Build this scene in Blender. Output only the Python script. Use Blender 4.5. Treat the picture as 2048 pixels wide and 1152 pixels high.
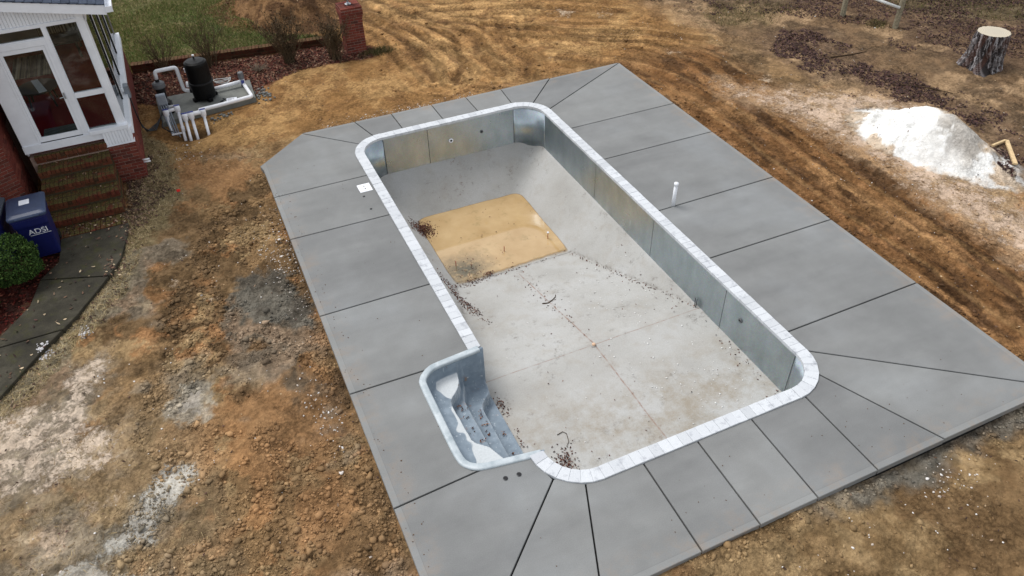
import bpy, bmesh, math, random
import numpy as np
from mathutils import Matrix, Vector
R = math.radians
random.seed(7); RNG = np.random.default_rng(7)
scene = bpy.context.scene
for o in list(bpy.data.objects): bpy.data.objects.remove(o)
C = scene.collection

# ------------------------------------------------------------------ camera
cam = bpy.data.cameras.new('camera'); camo = bpy.data.objects.new('camera', cam); C.objects.link(camo)
F_PX, PITCH, YAW, ROLL, CAM_H = 1514.6, .706442, .405653, -.029614, 9.0
cam.sensor_width = 36; cam.lens = F_PX / 2048 * 36; cam.clip_start = .1; cam.clip_end = 1500
fw = Vector((math.sin(YAW)*math.cos(PITCH), math.cos(YAW)*math.cos(PITCH), -math.sin(PITCH)))
rt = Vector((math.cos(YAW), -math.sin(YAW), 0)); up = rt.cross(fw)
r2 = math.cos(ROLL)*rt + math.sin(ROLL)*up; u2 = -math.sin(ROLL)*rt + math.cos(ROLL)*up
camo.matrix_world = Matrix(((r2.x, u2.x, -fw.x, 0), (r2.y, u2.y, -fw.y, 0), (r2.z, u2.z, -fw.z, CAM_H), (0, 0, 0, 1)))
scene.camera = camo
# ------------------------------------------------------------------ overcast sky and sun
SUN_EL, SUN_AZ = 62, 325          # azimuth measured clockwise from +Y
w = bpy.data.worlds.new('World'); scene.world = w; w.use_nodes = True
nt = w.node_tree; bg = nt.nodes['Background']
sky = nt.nodes.new('ShaderNodeTexSky'); sky.sky_type = 'NISHITA'; sky.sun_disc = False
sky.sun_elevation = R(SUN_EL); sky.sun_rotation = R(SUN_AZ); sky.air_density = 1.0; sky.dust_density = 1.5; sky.ozone_density = 1.0
hs = nt.nodes.new('ShaderNodeHueSaturation'); hs.inputs['Saturation'].default_value = .20
nt.links.new(sky.outputs[0], hs.inputs['Color']); nt.links.new(hs.outputs[0], bg.inputs['Color'])
bg.inputs['Strength'].default_value = .15
sl = bpy.data.lights.new('sun', 'SUN'); sl.energy = 1.25; sl.angle = R(24); sl.color = (1, .97, .93)
so = bpy.data.objects.new('sun', sl); C.objects.link(so)
d = Vector((math.sin(R(SUN_AZ))*math.cos(R(SUN_EL)), math.cos(R(SUN_AZ))*math.cos(R(SUN_EL)), math.sin(R(SUN_EL))))
so.rotation_euler = d.to_track_quat('Z', 'Y').to_euler()
scene.view_settings.view_transform = 'Standard'; scene.view_settings.look = 'None'
scene.view_settings.exposure = 0.58; scene.view_settings.gamma = 1; scene.view_settings.use_curve_mapping = False

# ------------------------------------------------------------------ materials
def lin(c):
    return tuple(((v/255)/12.92 if v/255 <= .04045 else (((v/255)+.055)/1.055)**2.4) for v in c)
def L4(c): return (*lin(c), 1)
class NT:
    def __init__(s, name):
        s.m = bpy.data.materials.new(name); s.m.use_nodes = True; s.t = s.m.node_tree
        s.b = s.t.nodes['Principled BSDF']
    def n(s, typ, **kw):
        q = s.t.nodes.new('ShaderNode' + typ)
        for k, v in kw.items():
            if k.startswith('i_'): q.inputs[k[2:].replace('_', ' ')].default_value = v
            else: setattr(q, k, v)
        return q
    def l(s, a, b): s.t.links.new(a, b)
    def noise(s, scale, detail=4, rough=.6, vec=None, **kw):
        q = s.n('TexNoise'); q.inputs['Scale'].default_value = scale; q.inputs['Detail'].default_value = detail; q.inputs['Roughness'].default_value = rough
        for k, v in kw.items(): q.inputs[k].default_value = v
        s.l(vec if vec is not None else s.pos(), q.inputs['Vector']); return q.outputs['Fac']
    def pos(s):
        if not hasattr(s, '_p'): s._p = s.n('NewGeometry').outputs['Position']
        return s._p
    def obj(s): return s.n('TexCoord').outputs['Object']
    def ramp(s, fac, stops, interp='LINEAR'):
        q = s.n('ValToRGB'); cr = q.color_ramp; cr.interpolation = interp
        while len(cr.elements) < len(stops): cr.elements.new(.5)
        for e, (p, c) in zip(cr.elements, stops):
            e.position = p; e.color = c if len(c) == 4 else (*c, 1)
        s.l(fac, q.inputs['Fac']); return q.outputs['Color']
    def val(s, fac, a, b, lo=0., hi=1.):
        q = s.n('MapRange'); q.clamp = True
        s.l(fac, q.inputs['Value']); q.inputs['From Min'].default_value = a; q.inputs['From Max'].default_value = b
        q.inputs['To Min'].default_value = lo; q.inputs['To Max'].default_value = hi; return q.outputs['Result']
    def mix(s, fac, a, b, mode='MIX'):
        q = s.n('Mix', data_type='RGBA', blend_type=mode)
        for i, v in ((0, fac), (6, a), (7, b)):
            if isinstance(v, (int, float)): q.inputs[i].default_value = v
            elif isinstance(v, tuple): q.inputs[i].default_value = v if len(v) == 4 else (*v, 1)
            else: s.l(v, q.inputs[i])
        return q.outputs[2]
    def math(s, op, a, b=None):
        q = s.n('Math', operation=op)
        for i, v in ((0, a), (1, b)):
            if v is None: continue
            if isinstance(v, (int, float)): q.inputs[i].default_value = v
            else: s.l(v, q.inputs[i])
        return q.outputs[0]
    def xyz(s, v): q = s.n('SeparateXYZ'); s.l(v, q.inputs[0]); return q.outputs
    def stretch(s, sc, vec=None, rot=(0, 0, 0)):
        q = s.n('Mapping'); q.inputs['Scale'].default_value = sc; q.inputs['Rotation'].default_value = rot
        s.l(vec if vec is not None else s.pos(), q.inputs['Vector']); return q.outputs[0]
    def bump(s, h, strength=.3, dist=.01):
        q = s.n('Bump'); q.inputs['Strength'].default_value = strength; q.inputs['Distance'].default_value = dist
        s.l(h, q.inputs['Height']); s.l(q.outputs[0], s.b.inputs['Normal'])
    def out(s, col=None, rough=None, **kw):
        if col is not None:
            if isinstance(col, tuple): s.b.inputs['Base Color'].default_value = col if len(col) == 4 else (*col, 1)
            else: s.l(col, s.b.inputs['Base Color'])
        if rough is not None:
            if isinstance(rough, (int, float)): s.b.inputs['Roughness'].default_value = rough
            else: s.l(rough, s.b.inputs['Roughness'])
        for k, v in kw.items(): s.b.inputs[k.replace('_', ' ')].default_value = v
        return s.m
M = {}
def plain(name, c, rough=.6, var=.12, scale=8, spec=.3, bump=0, objrand=0., **kw):
    s = NT(name); c4 = L4(c)
    f = s.noise(scale, 5, .65)
    dk = tuple(v*(1-var*1.6) for v in c4[:3]); lt = tuple(min(1, v*(1+var*1.2)) for v in c4[:3])
    col = s.ramp(f, [(.3, dk), (.7, lt)])
    if objrand:
        r = s.n('ObjectInfo').outputs['Random']
        col = s.mix(1.0, col, s.ramp(r, [(0, (1-objrand,)*3), (1, (1+objrand*.6,)*3)]), 'MULTIPLY')
    if bump: s.bump(s.noise(scale*9, 4, .7), bump, .004)
    kw.setdefault('Specular_IOR_Level', spec)
    M[name] = s.out(col, rough, **kw); return M[name]
plain('white_trim', (234, 238, 244), .45, .05, 3)
plain('white_pvc', (232, 234, 238), .35, .05, 6)
plain('blue_fitting', (70, 80, 150), .5, .3, 30)
plain('black_plastic', (8, 8, 9), .5, .3, 12, .18)
plain('dark_rubber', (28, 28, 30), .6, .2, 20)
plain('grey_plastic', (104, 106, 108), .5, .12, 14)
plain('conduit_grey', (138, 146, 156), .45, .1, 10)
plain('bin_blue', (20, 27, 84), .42, .12, 6, .4)
plain('bin_lid', (54, 66, 92), .42, .14, 5, .4)
plain('bin_lid_grey', (62, 68, 78), .5, .14, 5, .3)
plain('white_print', (225, 228, 235), .6, .03, 10)
plain('carpet_red', (128, 34, 36), .95, .2, 40, .05)
plain('interior_wall', (150, 145, 138), .8, .06, 3)
plain('dark_wood', (48, 34, 28), .5, .3, 9)
plain('metal_dark', (60, 62, 64), .4, .2, 12, .5, Metallic=.7)
plain('steel', (170, 174, 178), .32, .1, 12, .5, Metallic=.8)
plain('fence_wood', (140, 132, 112), .85, .3, 18, .1, .5)
plain('rail_white', (205, 208, 206), .7, .15, 14)
plain('lumber', (206, 180, 138), .75, .15, 10, .2, .3)
plain('twig', (74, 60, 46), .9, .3, 30, .1)
plain('shrub_stem', (92, 78, 60), .9, .3, 20, .1)
plain('rust_pin', (150, 66, 44), .6, .2, 30)
plain('copper_cap', (214, 180, 150), .45, .15, 20)
plain('flag_red', (226, 52, 44), .6, .1, 20)
plain('gutter_white', (226, 230, 236), .4, .05, 4)
plain('shingle', (64, 72, 86), .95, .22, 26, .1, .5, objrand=.22)
plain('mortar', (150, 128, 116), .95, .2, 30, .05, .4)
plain('cable', (44, 46, 48), .5, .2, 20)
plain('joint_fill', (40, 40, 40), .95, .25, 20, .05)
plain('wood_board', (40, 32, 28), .7, .3, 9)

def brick_mat(name, moss=0., wash=0.):
    s = NT(name); r = s.n('ObjectInfo').outputs['Random']
    base = s.ramp(r, [(0, L4((84, 44, 38))), (.3, L4((122, 60, 50))), (.6, L4((106, 52, 45))), (.85, L4((134, 74, 61))), (1, L4((72, 45, 42)))])
    f = s.noise(26, 5, .7)
    col = s.mix(1., base, s.ramp(f, [(.25, (.62, .62, .62)), (.75, (1.2, 1.18, 1.15))]), 'MULTIPLY')
    if wash < .15: col = s.mix(1., col, (.50, .52, .50), 'MULTIPLY')
    if moss > .9: col = s.mix(1., col, (.74, .70, .62), 'MULTIPLY')
    if wash: col = s.mix(s.val(s.noise(60, 3), .56, .72, 0, wash), col, L4((170, 130, 112)))
    if moss:
        nz = s.xyz(s.n('NewGeometry').outputs['Normal'])[2]
        m1 = s.val(s.noise(4.2, 5, .7), .36, .50)
        m2 = s.val(nz, .2, .8, .25, 1)
        mm = s.math('MULTIPLY', s.math('MULTIPLY', m1, m2), moss)
        mossc = s.ramp(s.noise(40, 4), [(.3, L4((46, 44, 24))), (.7, L4((108, 96, 56)))])
        col = s.mix(mm, col, mossc)
    s.bump(s.noise(90, 5, .7), .5, .004)
    M[name] = s.out(col, .9, Specular_IOR_Level=.15); return M[name]
plain('mortar_dark', (74, 66, 50), .95, .25, 30, .05, .4)
brick_mat('brick', wash=.3); brick_mat('brick_mossy', moss=1.0, wash=.2); brick_mat('brick_damp', moss=.55, wash=.1)

def concrete_deck():
    s = NT('deck_concrete'); P = s.pos(); x, y, z = s.xyz(P)
    big = s.noise(.55, 4, .55); mid = s.noise(3.0, 5, .6)
    streak = s.noise(1., 4, .6, s.stretch((.30, 1.5, 1), P, (0, 0, R(16))))
    fine = s.noise(70, 4, .7)
    col = s.ramp(big, [(.32, L4((117, 118, 117))), (.5, L4((125, 126, 125))), (.68, L4((132, 134, 134)))])
    col = s.mix(1., col, s.ramp(streak, [(.30, (.88, .88, .885)), (.46, (.985, .985, .985)), (.56, (1.02, 1.02, 1.02)), (.70, (1.10, 1.10, 1.095))]), 'MULTIPLY')
    col = s.mix(1., col, s.ramp(mid, [(.3, (.95, .95, .95)), (.7, (1.05, 1.05, 1.05))]), 'MULTIPLY')
    col = s.mix(1., col, s.ramp(fine, [(.3, (.88, .88, .88)), (.7, (1.1, 1.1, 1.1))]), 'MULTIPLY')
    r = s.n('ObjectInfo').outputs['Random']
    col = s.mix(1., col, s.ramp(r, [(0, (.91, .912, .92)), (1, (1.07, 1.068, 1.06))]), 'MULTIPLY')
    # trowelled margin along the outer edge
    d1 = s.math('MINIMUM', s.math('ABSOLUTE', s.math('SUBTRACT', x, .785)), s.math('ABSOLUTE', s.math('SUBTRACT', x, 10.83)))
    d2 = s.math('MINIMUM', s.math('ABSOLUTE', s.math('SUBTRACT', y, 3.838)), s.math('ABSOLUTE', s.math('SUBTRACT', y, 17.205)))
    dd = s.math('MINIMUM', d1, d2)
    mar = s.val(dd, .092, .098, 1, 0); line = s.math('MULTIPLY', s.val(dd, .090, .097), s.val(dd, .097, .106, 1, 0))
    col = s.mix(s.math('MULTIPLY', mar, .16), col, L4((160, 162, 160)))
    col = s.mix(s.math('MULTIPLY', line, .35), col, L4((96, 98, 98)))
    # dust tracked onto the slab here and there
    dust = s.math('MULTIPLY', s.val(dd, .0, .5, 1, 0), s.val(s.noise(2.2, 6, .75), .48, .70))
    col = s.mix(s.math('MULTIPLY', dust, .5), col, L4((150, 124, 96)))
    spk = s.val(s.noise(42, 2, .5), .74, .77); col = s.mix(s.math('MULTIPLY', spk, .35), col, L4((70, 66, 60)))
    broom = s.noise(1., 3, .7, s.stretch((18, 240, 1), P))
    hsum = s.math('ADD', s.math('MULTIPLY', broom, .6), fine)
    s.bump(hsum, .25, .003)
    M['deck'] = s.out(col, .82, Specular_IOR_Level=.25)
concrete_deck()

def coping_mat():
    s = NT('coping_stone'); r = s.n('ObjectInfo').outputs['Random']
    base = s.ramp(r, [(0, L4((188, 191, 194))), (.25, L4((200, 203, 206))), (.85, L4((207, 210, 213))), (1, L4((190, 193, 197)))])
    blot = s.val(s.noise(7.5, 5, .65), .54, .68); col = s.mix(s.math('MULTIPLY', blot, .55), base, L4((150, 153, 160)))
    fine = s.noise(70, 4, .7); col = s.mix(1., col, s.ramp(fine, [(.3, (.86, .87, .88)), (.7, (1.07, 1.07, 1.07))]), 'MULTIPLY')
    s.bump(s.noise(34, 5, .7), .4, .006); M['coping'] = s.out(col, .85, Specular_IOR_Level=.2)
coping_mat()

def pool_floor_mat():
    s = NT('pool_floor'); P = s.pos(); x, y, z = s.xyz(P)
    big = s.noise(.7, 5, .6); mid = s.noise(2.6, 6, .68); fine = s.noise(38, 5, .7)
    col = s.ramp(big, [(.3, L4((162, 160, 155))), (.5, L4((174, 173, 169))), (.7, L4((182, 182, 180)))])
    col = s.mix(s.val(mid, .52, .72, 0, .45), col, L4((158, 150, 138)))
    sh = s.val(y, 8.2, 7.0)
    stain = s.math('MULTIPLY', sh, s.val(s.noise(1.7, 7, .75), .42, .62)); col = s.mix(s.math('MULTIPLY', stain, .62), col, L4((140, 126, 104)))
    drk = s.math('MULTIPLY', s.val(s.noise(4.5, 8, .8), .55, .68), s.val(s.noise(.8, 3, .5), .40, .56)); col = s.mix(s.math('MULTIPLY', drk, .7), col, L4((104, 98, 90)))
    col = s.mix(1., col, s.ramp(fine, [(.3, (.9, .9, .9)), (.7, (1.07, 1.07, 1.07))]), 'MULTIPLY')
    # rusty string lines left by the builders
    wob = s.math('MULTIPLY', s.math('SUBTRACT', s.noise(2.5, 2), .5), .03)
    l1 = s.val(s.math('ABSOLUTE', s.math('ADD', s.math('SUBTRACT', x, 5.34), wob)), .004, .020, 1, 0)
    l1 = s.math('MULTIPLY', l1, s.val(y, 12.1, 11.9))
    l2 = s.val(s.math('ABSOLUTE', s.math('ADD', s.math('SUBTRACT', y, 8.62), wob)), .003, .014, 1, 0)
    ln = s.math('MULTIPLY', s.math('MAXIMUM', l1, s.math('MULTIPLY', l2, .8)), s.val(s.noise(6, 4), .36, .60, .15, .75))
    col = s.mix(ln, col, L4((134, 98, 80)))
    band = s.math('MULTIPLY', s.val(s.math('ABSOLUTE', s.math('SUBTRACT', x, 5.34)), .02, .22, 1, 0), s.val(s.noise(9, 6, .8), .54, .66))
    col = s.mix(s.math('MULTIPLY', band, .5), col, L4((120, 94, 78)))
    crs = s.math('MULTIPLY', s.n('Attribute', attribute_name='crease').outputs['Fac'], s.val(s.noise(5, 6, .75), .40, .58)); col = s.mix(s.math('MULTIPLY', crs, .8), col, L4((84, 74, 64)))
    s.bump(s.math('ADD', s.noise(14, 6, .7), s.math('MULTIPLY', fine, .5)), .35, .012)
    M['pool_floor'] = s.out(col, .85, Specular_IOR_Level=.25)
pool_floor_mat()

def galvanised():
    s = NT('galvanised_panel'); P = s.pos(); x, y, z = s.xyz(P)
    f = s.noise(3., 5, .6, s.stretch((1, 1, .5))); sp = s.n('TexVoronoi'); sp.inputs['Scale'].default_value = 70; s.l(P, sp.inputs['Vector'])
    col = s.ramp(f, [(.3, L4((156, 168, 173))), (.7, L4((180, 190, 195)))])
    col = s.mix(.12, col, sp.outputs['Color'], 'OVERLAY')
    low = s.math('MULTIPLY', s.val(z, -.86, -.98), s.val(s.noise(5, 5, .7, s.stretch((1, 1, .8))), .52, .66))
    scuff = s.math('MULTIPLY', s.val(s.noise(9, 3, .6, s.stretch((1, 1, .3))), .70, .735), s.val(s.noise(1.6, 2), .5, .6))
    pale = s.math('MAXIMUM', s.math('MULTIPLY', low, .45), s.math('MULTIPLY', scuff, .7))
    col = s.mix(pale, col, L4((196, 206, 210)))
    s.l(s.math('MULTIPLY', s.math('SUBTRACT', 1., pale), .88), s.b.inputs['Metallic'])
    rough = s.math('ADD', s.val(s.noise(2., 5, .6), .3, .7, .26, .40), s.math('MULTIPLY', pale, .4))
    s.bump(s.noise(1.2, 2), .12, .05)
    M['galv'] = s.out(col, rough)
galvanised()

def fibreglass():
    s = NT('fibreglass_grey'); P = s.pos(); x, y, z = s.xyz(P)
    f = s.noise(6, 5, .65)
    col = s.ramp(f, [(.3, L4((104, 118, 130))), (.7, L4((134, 148, 160)))])
    t1 = s.math('MULTIPLY', s.val(z, -.33, -.30), s.val(z, -.20, -.23))
    blob = s.val(s.math('ADD', s.math('MULTIPLY', s.noise(2.6, 1, .4), .55), s.math('SUBTRACT', x, 2.16)), .265, .28)
    wht = s.math('MULTIPLY', s.math('MULTIPLY', t1, blob), s.val(s.xyz(s.n('NewGeometry').outputs['Normal'])[2], .6, .85))
    wht = s.math('MAXIMUM', wht, s.math('MULTIPLY', s.val(s.noise(11, 5, .7), .64, .70), s.val(z, -.2, -.4)))
    col = s.mix(s.math('MULTIPLY', wht, .85), col, s.ramp(s.noise(34, 4), [(.3, L4((192, 197, 198))), (.7, L4((210, 214, 215)))]))
    org = s.math('MULTIPLY', s.val(s.noise(4.3, 5, .7), .62, .70), s.val(z, -.35, -.45)); col = s.mix(s.math('MULTIPLY', org, .7), col, L4((150, 108, 72)))
    drip = s.math('MULTIPLY', s.val(s.noise(1, 3, .5, s.stretch((22, 22, 1.2))), .66, .70), s.val(z, -.02, -.1)); col = s.mix(s.math('MULTIPLY', drip, .5), col, L4((190, 200, 206)))
    wr = s.math('MULTIPLY', s.n('Attribute', attribute_name='wear').outputs['Fac'], s.val(s.noise(9, 4, .7), .35, .6)); col = s.mix(s.math('MULTIPLY', wr, .7), col, L4((206, 212, 214)))
    s.bump(s.noise(50, 4), .15, .004)
    M['fibreglass'] = s.out(col, .42, Specular_IOR_Level=.4)
    s = NT('fibreglass_rim'); col = s.ramp(s.noise(5, 6, .7), [(.32, L4((148, 160, 166))), (.62, L4((186, 194, 198)))])
    s.bump(s.noise(40, 4), .15, .004); M['rim'] = s.out(col, .4)
fibreglass()

def muddy_water():
    s = NT('muddy_water'); P = s.pos(); x, y, z = s.xyz(P)
    col = s.ramp(s.noise(1.3, 5, .6), [(.3, L4((176, 144, 96))), (.7, L4((198, 168, 122)))])
    # algae and leaf rot settled in the near left corner
    dx = s.math('SUBTRACT', x, 4.35); dy = s.math('SUBTRACT', y, 12.75)
    rr = s.math('SQRT', s.math('ADD', s.math('MULTIPLY', dx, dx), s.math('MULTIPLY', dy, s.math('MULTIPLY', dy, 1.3))))
    alg = s.math('MULTIPLY', s.val(s.math('ADD', rr, s.math('MULTIPLY', s.noise(3, 5, .7), .6)), .45, 1.15, 1, 0), s.val(s.noise(7, 5, .7), .26, .50))
    sp2 = s.val(s.noise(2.0, 5, .65), .58, .70)
    col = s.mix(s.math('MULTIPLY', alg, .9), col, L4((70, 68, 46)))
    col = s.mix(s.math('MULTIPLY', sp2, .45), col, L4((132, 116, 70)))
    dp = s.n('Attribute', attribute_name='depth').outputs['Fac']; s.l(s.val(dp, .0, .03, .0, 1.), s.b.inputs['Alpha'])
    M['water'] = s.out(col, .03, IOR=1.50, Specular_IOR_Level=1.0)
muddy_water()

def glass_mat():
    s = NT('window_glass'); t = s.t
    tr = s.n('BsdfTransparent'); tr.inputs[0].default_value = (.86, .9, .9, 1)
    gl = s.n('BsdfGlossy'); gl.inputs['Roughness'].default_value = .02
    fr = s.n('Fresnel'); fr.inputs[0].default_value = 1.45; mx = s.n('MixShader')
    s.l(fr.outputs[0], mx.inputs[0]); s.l(tr.outputs[0], mx.inputs[1]); s.l(gl.outputs[0], mx.inputs[2])
    t.links.new(mx.outputs[0], t.nodes['Material Output'].inputs['Surface']); M['glass'] = s.m
glass_mat()

def ground_mat():
    s = NT('bare_soil'); a = s.n('Attribute', attribute_name='soil'); P = s.pos()
    f1 = s.noise(11, 9, .74); f2 = s.noise(30, 6, .75); f3 = s.noise(2.2, 8, .7)
    wv = s.n('Mapping'); s.l(P, wv.inputs['Vector'])
    dv = s.mix(.06, P, s.n('TexNoise', i_Scale=14.).outputs['Color'], 'ADD')
    def vor(sc):
        v = s.n('TexVoronoi'); v.inputs['Scale'].default_value = sc; s.l(dv, v.inputs['Vector']); return v.outputs['Distance']
    v1 = vor(15); v2 = vor(34)
    cr = s.math('ADD', s.val(v1, .0, .7, 1, 0), s.math('MULTIPLY', s.val(v2, 0, .7, 1, 0), .5))
    sa = s.n('Attribute', attribute_name='sand'); sn = s.math('ADD', s.math('MULTIPLY', s.math('SUBTRACT', s.noise(3.2, 9, .72), .5), 1.5), s.math('MULTIPLY', s.math('SUBTRACT', s.noise(16, 6, .75), .5), .9))
    sm = s.math('MULTIPLY', s.val(s.math('ADD', sa.outputs['Alpha'], sn), .50, .66), s.val(sa.outputs['Alpha'], .05, .25))
    acol = s.mix(s.math('MULTIPLY', sm, .88), a.outputs['Color'], sa.outputs['Color'])
    lum = s.xyz(acol)[1]; smoo = s.val(lum, .30, .66, 1., .42)                    # pale sand is finer than clay
    rgh = s.math('MULTIPLY', s.val(s.noise(.9, 5, .65), .40, .58, .45, 1.), smoo)
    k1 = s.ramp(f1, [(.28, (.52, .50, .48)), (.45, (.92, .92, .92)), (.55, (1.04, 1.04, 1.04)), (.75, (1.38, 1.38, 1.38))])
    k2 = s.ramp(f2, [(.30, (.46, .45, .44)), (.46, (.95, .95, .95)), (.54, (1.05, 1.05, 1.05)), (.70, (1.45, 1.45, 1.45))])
    k3 = s.ramp(v1, [(.2, (1.12, 1.12, 1.12)), (.5, (.98, .98, .98)), (.8, (.66, .65, .64))])  # lighter crumb tops, darker cracks: soil tone, partly relief shade put into the colour
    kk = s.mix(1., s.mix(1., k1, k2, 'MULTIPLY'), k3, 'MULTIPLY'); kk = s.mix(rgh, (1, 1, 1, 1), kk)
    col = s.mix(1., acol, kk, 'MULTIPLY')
    col = s.mix(1., col, s.ramp(f3, [(.3, (.84, .82, .80)), (.7, (1.15, 1.16, 1.17))]), 'MULTIPLY')
    sp = s.val(s.noise(26, 3, .6), .68, .74); col = s.mix(s.math('MULTIPLY', sp, .45), col, L4((52, 42, 34)))
    sp = s.val(s.noise(31, 3, .6, s.stretch((1, 1, 1), P, (1, 1, 1))), .72, .76); col = s.mix(s.math('MULTIPLY', sp, .35), col, L4((186, 170, 146)))
    hh = s.math('ADD', s.math('ADD', s.math('MULTIPLY', f1, 1.6), s.math('MULTIPLY', f2, .5)), s.math('MULTIPLY', cr, .45))
    s.bump(s.math('MULTIPLY', hh, rgh), .9, .055)
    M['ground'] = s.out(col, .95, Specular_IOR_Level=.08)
ground_mat()
def attr_mat(name, rough=.85, spec=.15, attr='tint', trans=0):
    s = NT(name); a = s.n('Attribute', attribute_name=attr)
    col = s.mix(1., a.outputs['Color'], s.ramp(s.noise(60, 3), [(.3, (.8, .8, .8)), (.7, (1.15, 1.15, 1.15))]), 'MULTIPLY')
    M[name] = s.out(col, rough, Specular_IOR_Level=spec); return M[name]
for n_ in ('leaf_litter', 'grass_blades', 'clod_soil', 'stone_chips', 'shrub_leaf', 'bark_tint', 'wood_face'): attr_mat(n_)

def walk_mat():
    s = NT('walk_concrete'); big = s.noise(1.2, 6, .7); fine = s.noise(50, 5, .7)
    col = s.ramp(big, [(.3, L4((40, 38, 32))), (.5, L4((58, 55, 46))), (.72, L4((84, 80, 68)))])
    col = s.mix(s.val(s.noise(2.6, 6, .75), .52, .66, 0, .7), col, L4((62, 62, 34)))
    col = s.mix(1., col, s.ramp(fine, [(.3, (.75, .75, .75)), (.7, (1.2, 1.2, 1.2))]), 'MULTIPLY')
    col = s.mix(s.val(s.noise(9, 4, .6), .72, .76, 0, .5), col, L4((150, 144, 130)))
    s.bump(fine, .4, .006); M['walk'] = s.out(col, .85, Specular_IOR_Level=.2)
    s = NT('pad_concrete'); col = s.ramp(s.noise(2.5, 6, .7), [(.3, L4((92, 94, 90))), (.7, L4((124, 126, 120)))])
    col = s.mix(s.val(s.noise(5, 5, .7), .6, .7, 0, .5), col, L4((84, 76, 62)))
    s.bump(s.noise(60, 4), .3, .005); M['pad'] = s.out(col, .85)
walk_mat()
def stripes_mat():
    s = NT('striped_cloth'); x, y, z = s.xyz(s.pos())
    q = s.n('TexNoise', noise_dimensions='1D'); q.inputs['Scale'].default_value = 14; q.inputs['Detail'].default_value = 2; s.l(x, q.inputs['W'])
    col = s.ramp(q.outputs['Fac'], [(.40, L4((40, 34, 30))), (.47, L4((150, 136, 112))), (.53, L4((70, 60, 50))), (.60, L4((170, 160, 140)))], 'CONSTANT')
    M['stripes'] = s.out(col, .9)
    s = NT('door_mat'); ck = s.n('TexChecker'); ck.inputs['Scale'].default_value = 26; s.l(s.pos(), ck.inputs['Vector'])
    ck.inputs['Color1'].default_value = L4((120, 122, 118)); ck.inputs['Color2'].default_value = L4((52, 52, 52)); M['mat'] = s.out(ck.outputs['Color'], .95)
stripes_mat()

# ------------------------------------------------------------------ object helpers
def link(o, parent=None):
    C.objects.link(o)
    if parent is not None: o.parent = parent
    return o
def tag(o, label=None, cat=None, group=None, kind=None):
    if label: o['label'] = label
    if cat: o['category'] = cat
    if group: o['group'] = group
    if kind: o['kind'] = kind
    return o
def thing(name, label, cat, loc=(0, 0, 0), rz=0, group=None):
    o = bpy.data.objects.new(name, None); C.objects.link(o); o.empty_display_size = .1
    o.location = loc; o.rotation_euler = (0, 0, rz); return tag(o, label, cat, group)
def mesh_obj(name, bm, mat, parent=None, smooth=False):
    me = bpy.data.meshes.new(name); bm.to_mesh(me); bm.free()
    mats = mat if isinstance(mat, (list, tuple)) else [mat]
    for m_ in mats: me.materials.append(M[m_] if isinstance(m_, str) else m_)
    if smooth: me.polygons.foreach_set('use_smooth', [True]*len(me.polygons))
    return link(bpy.data.objects.new(name, me), parent)
def np_mesh(name, verts, faces, mat, parent=None, smooth=False, colors=None, attr='tint'):
    """verts (n,3), faces (m,k) with equal k"""
    verts = np.asarray(verts, np.float32); faces = np.asarray(faces, np.int32); k = faces.shape[1]
    me = bpy.data.meshes.new(name); me.vertices.add(len(verts)); me.vertices.foreach_set('co', verts.ravel())
    me.loops.add(faces.size); me.loops.foreach_set('vertex_index', faces.ravel())
    me.polygons.add(len(faces)); me.polygons.foreach_set('loop_start', np.arange(0, faces.size, k, dtype=np.int32))
    me.polygons.foreach_set('loop_total', np.full(len(faces), k, np.int32))
    if smooth: me.polygons.foreach_set('use_smooth', np.ones(len(faces), bool))
    me.update(calc_edges=True); me.validate()
    if colors is not None:
        at = me.attributes.new(attr, 'FLOAT_COLOR', 'POINT')
        cc = np.ones((len(verts), 4), np.float32); cc[:, :3] = colors; at.data.foreach_set('color', cc.ravel())
    me.materials.append(M[mat] if isinstance(mat, str) else mat)
    return link(bpy.data.objects.new(name, me), parent)
def box(bm, x0, x1, y0, y1, z0, z1, bev=0.):
    v = [bm.verts.new(p) for p in ((x0, y0, z0), (x1, y0, z0), (x1, y1, z0), (x0, y1, z0), (x0, y0, z1), (x1, y0, z1), (x1, y1, z1), (x0, y1, z1))]
    fs = [bm.faces.new([v[i] for i in q]) for q in ((3, 2, 1, 0), (4, 5, 6, 7), (0, 1, 5, 4), (1, 2, 6, 5), (2, 3, 7, 6), (3, 0, 4, 7))]
    if bev:
        es = list({e for f in fs for e in f.edges}); bmesh.ops.bevel(bm, geom=es, offset=bev, segments=1, affect='EDGES')
def box_obj(name, x0, x1, y0, y1, z0, z1, mat, parent=None, bev=.006):
    bm = bmesh.new(); box(bm, x0, x1, y0, y1, z0, z1, bev); return mesh_obj(name, bm, mat, parent)
def tube(bm, pts, rad, seg=10, caps=True):
    """tube through points; rad scalar or list"""
    pts = [Vector(p) for p in pts]; n = len(pts); rs = rad if isinstance(rad, (list, tuple)) else [rad]*n
    rings = []; ref = None
    for i, p in enumerate(pts):
        t = (pts[min(i+1, n-1)] - pts[max(i-1, 0)]).normalized()
        if ref is None: ref = Vector((0, 0, 1)) if abs(t.z) < .9 else Vector((1, 0, 0))
        a = (ref - t*ref.dot(t)).normalized(); ref = a; b = t.cross(a)
        rings.append([bm.verts.new(p + rs[i]*(math.cos(2*math.pi*k/seg)*a + math.sin(2*math.pi*k/seg)*b)) for k in range(seg)])
    for r0, r1 in zip(rings, rings[1:]):
        for k in range(seg): bm.faces.new((r0[k], r0[(k+1) % seg], r1[(k+1) % seg], r1[k]))
    if caps: bm.faces.new(rings[0][::-1]); bm.faces.new(rings[-1])
def tube_obj(name, pts, rad, mat, parent=None, seg=10):
    bm = bmesh.new(); tube(bm, pts, rad, seg); return mesh_obj(name, bm, mat, parent, True)
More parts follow.
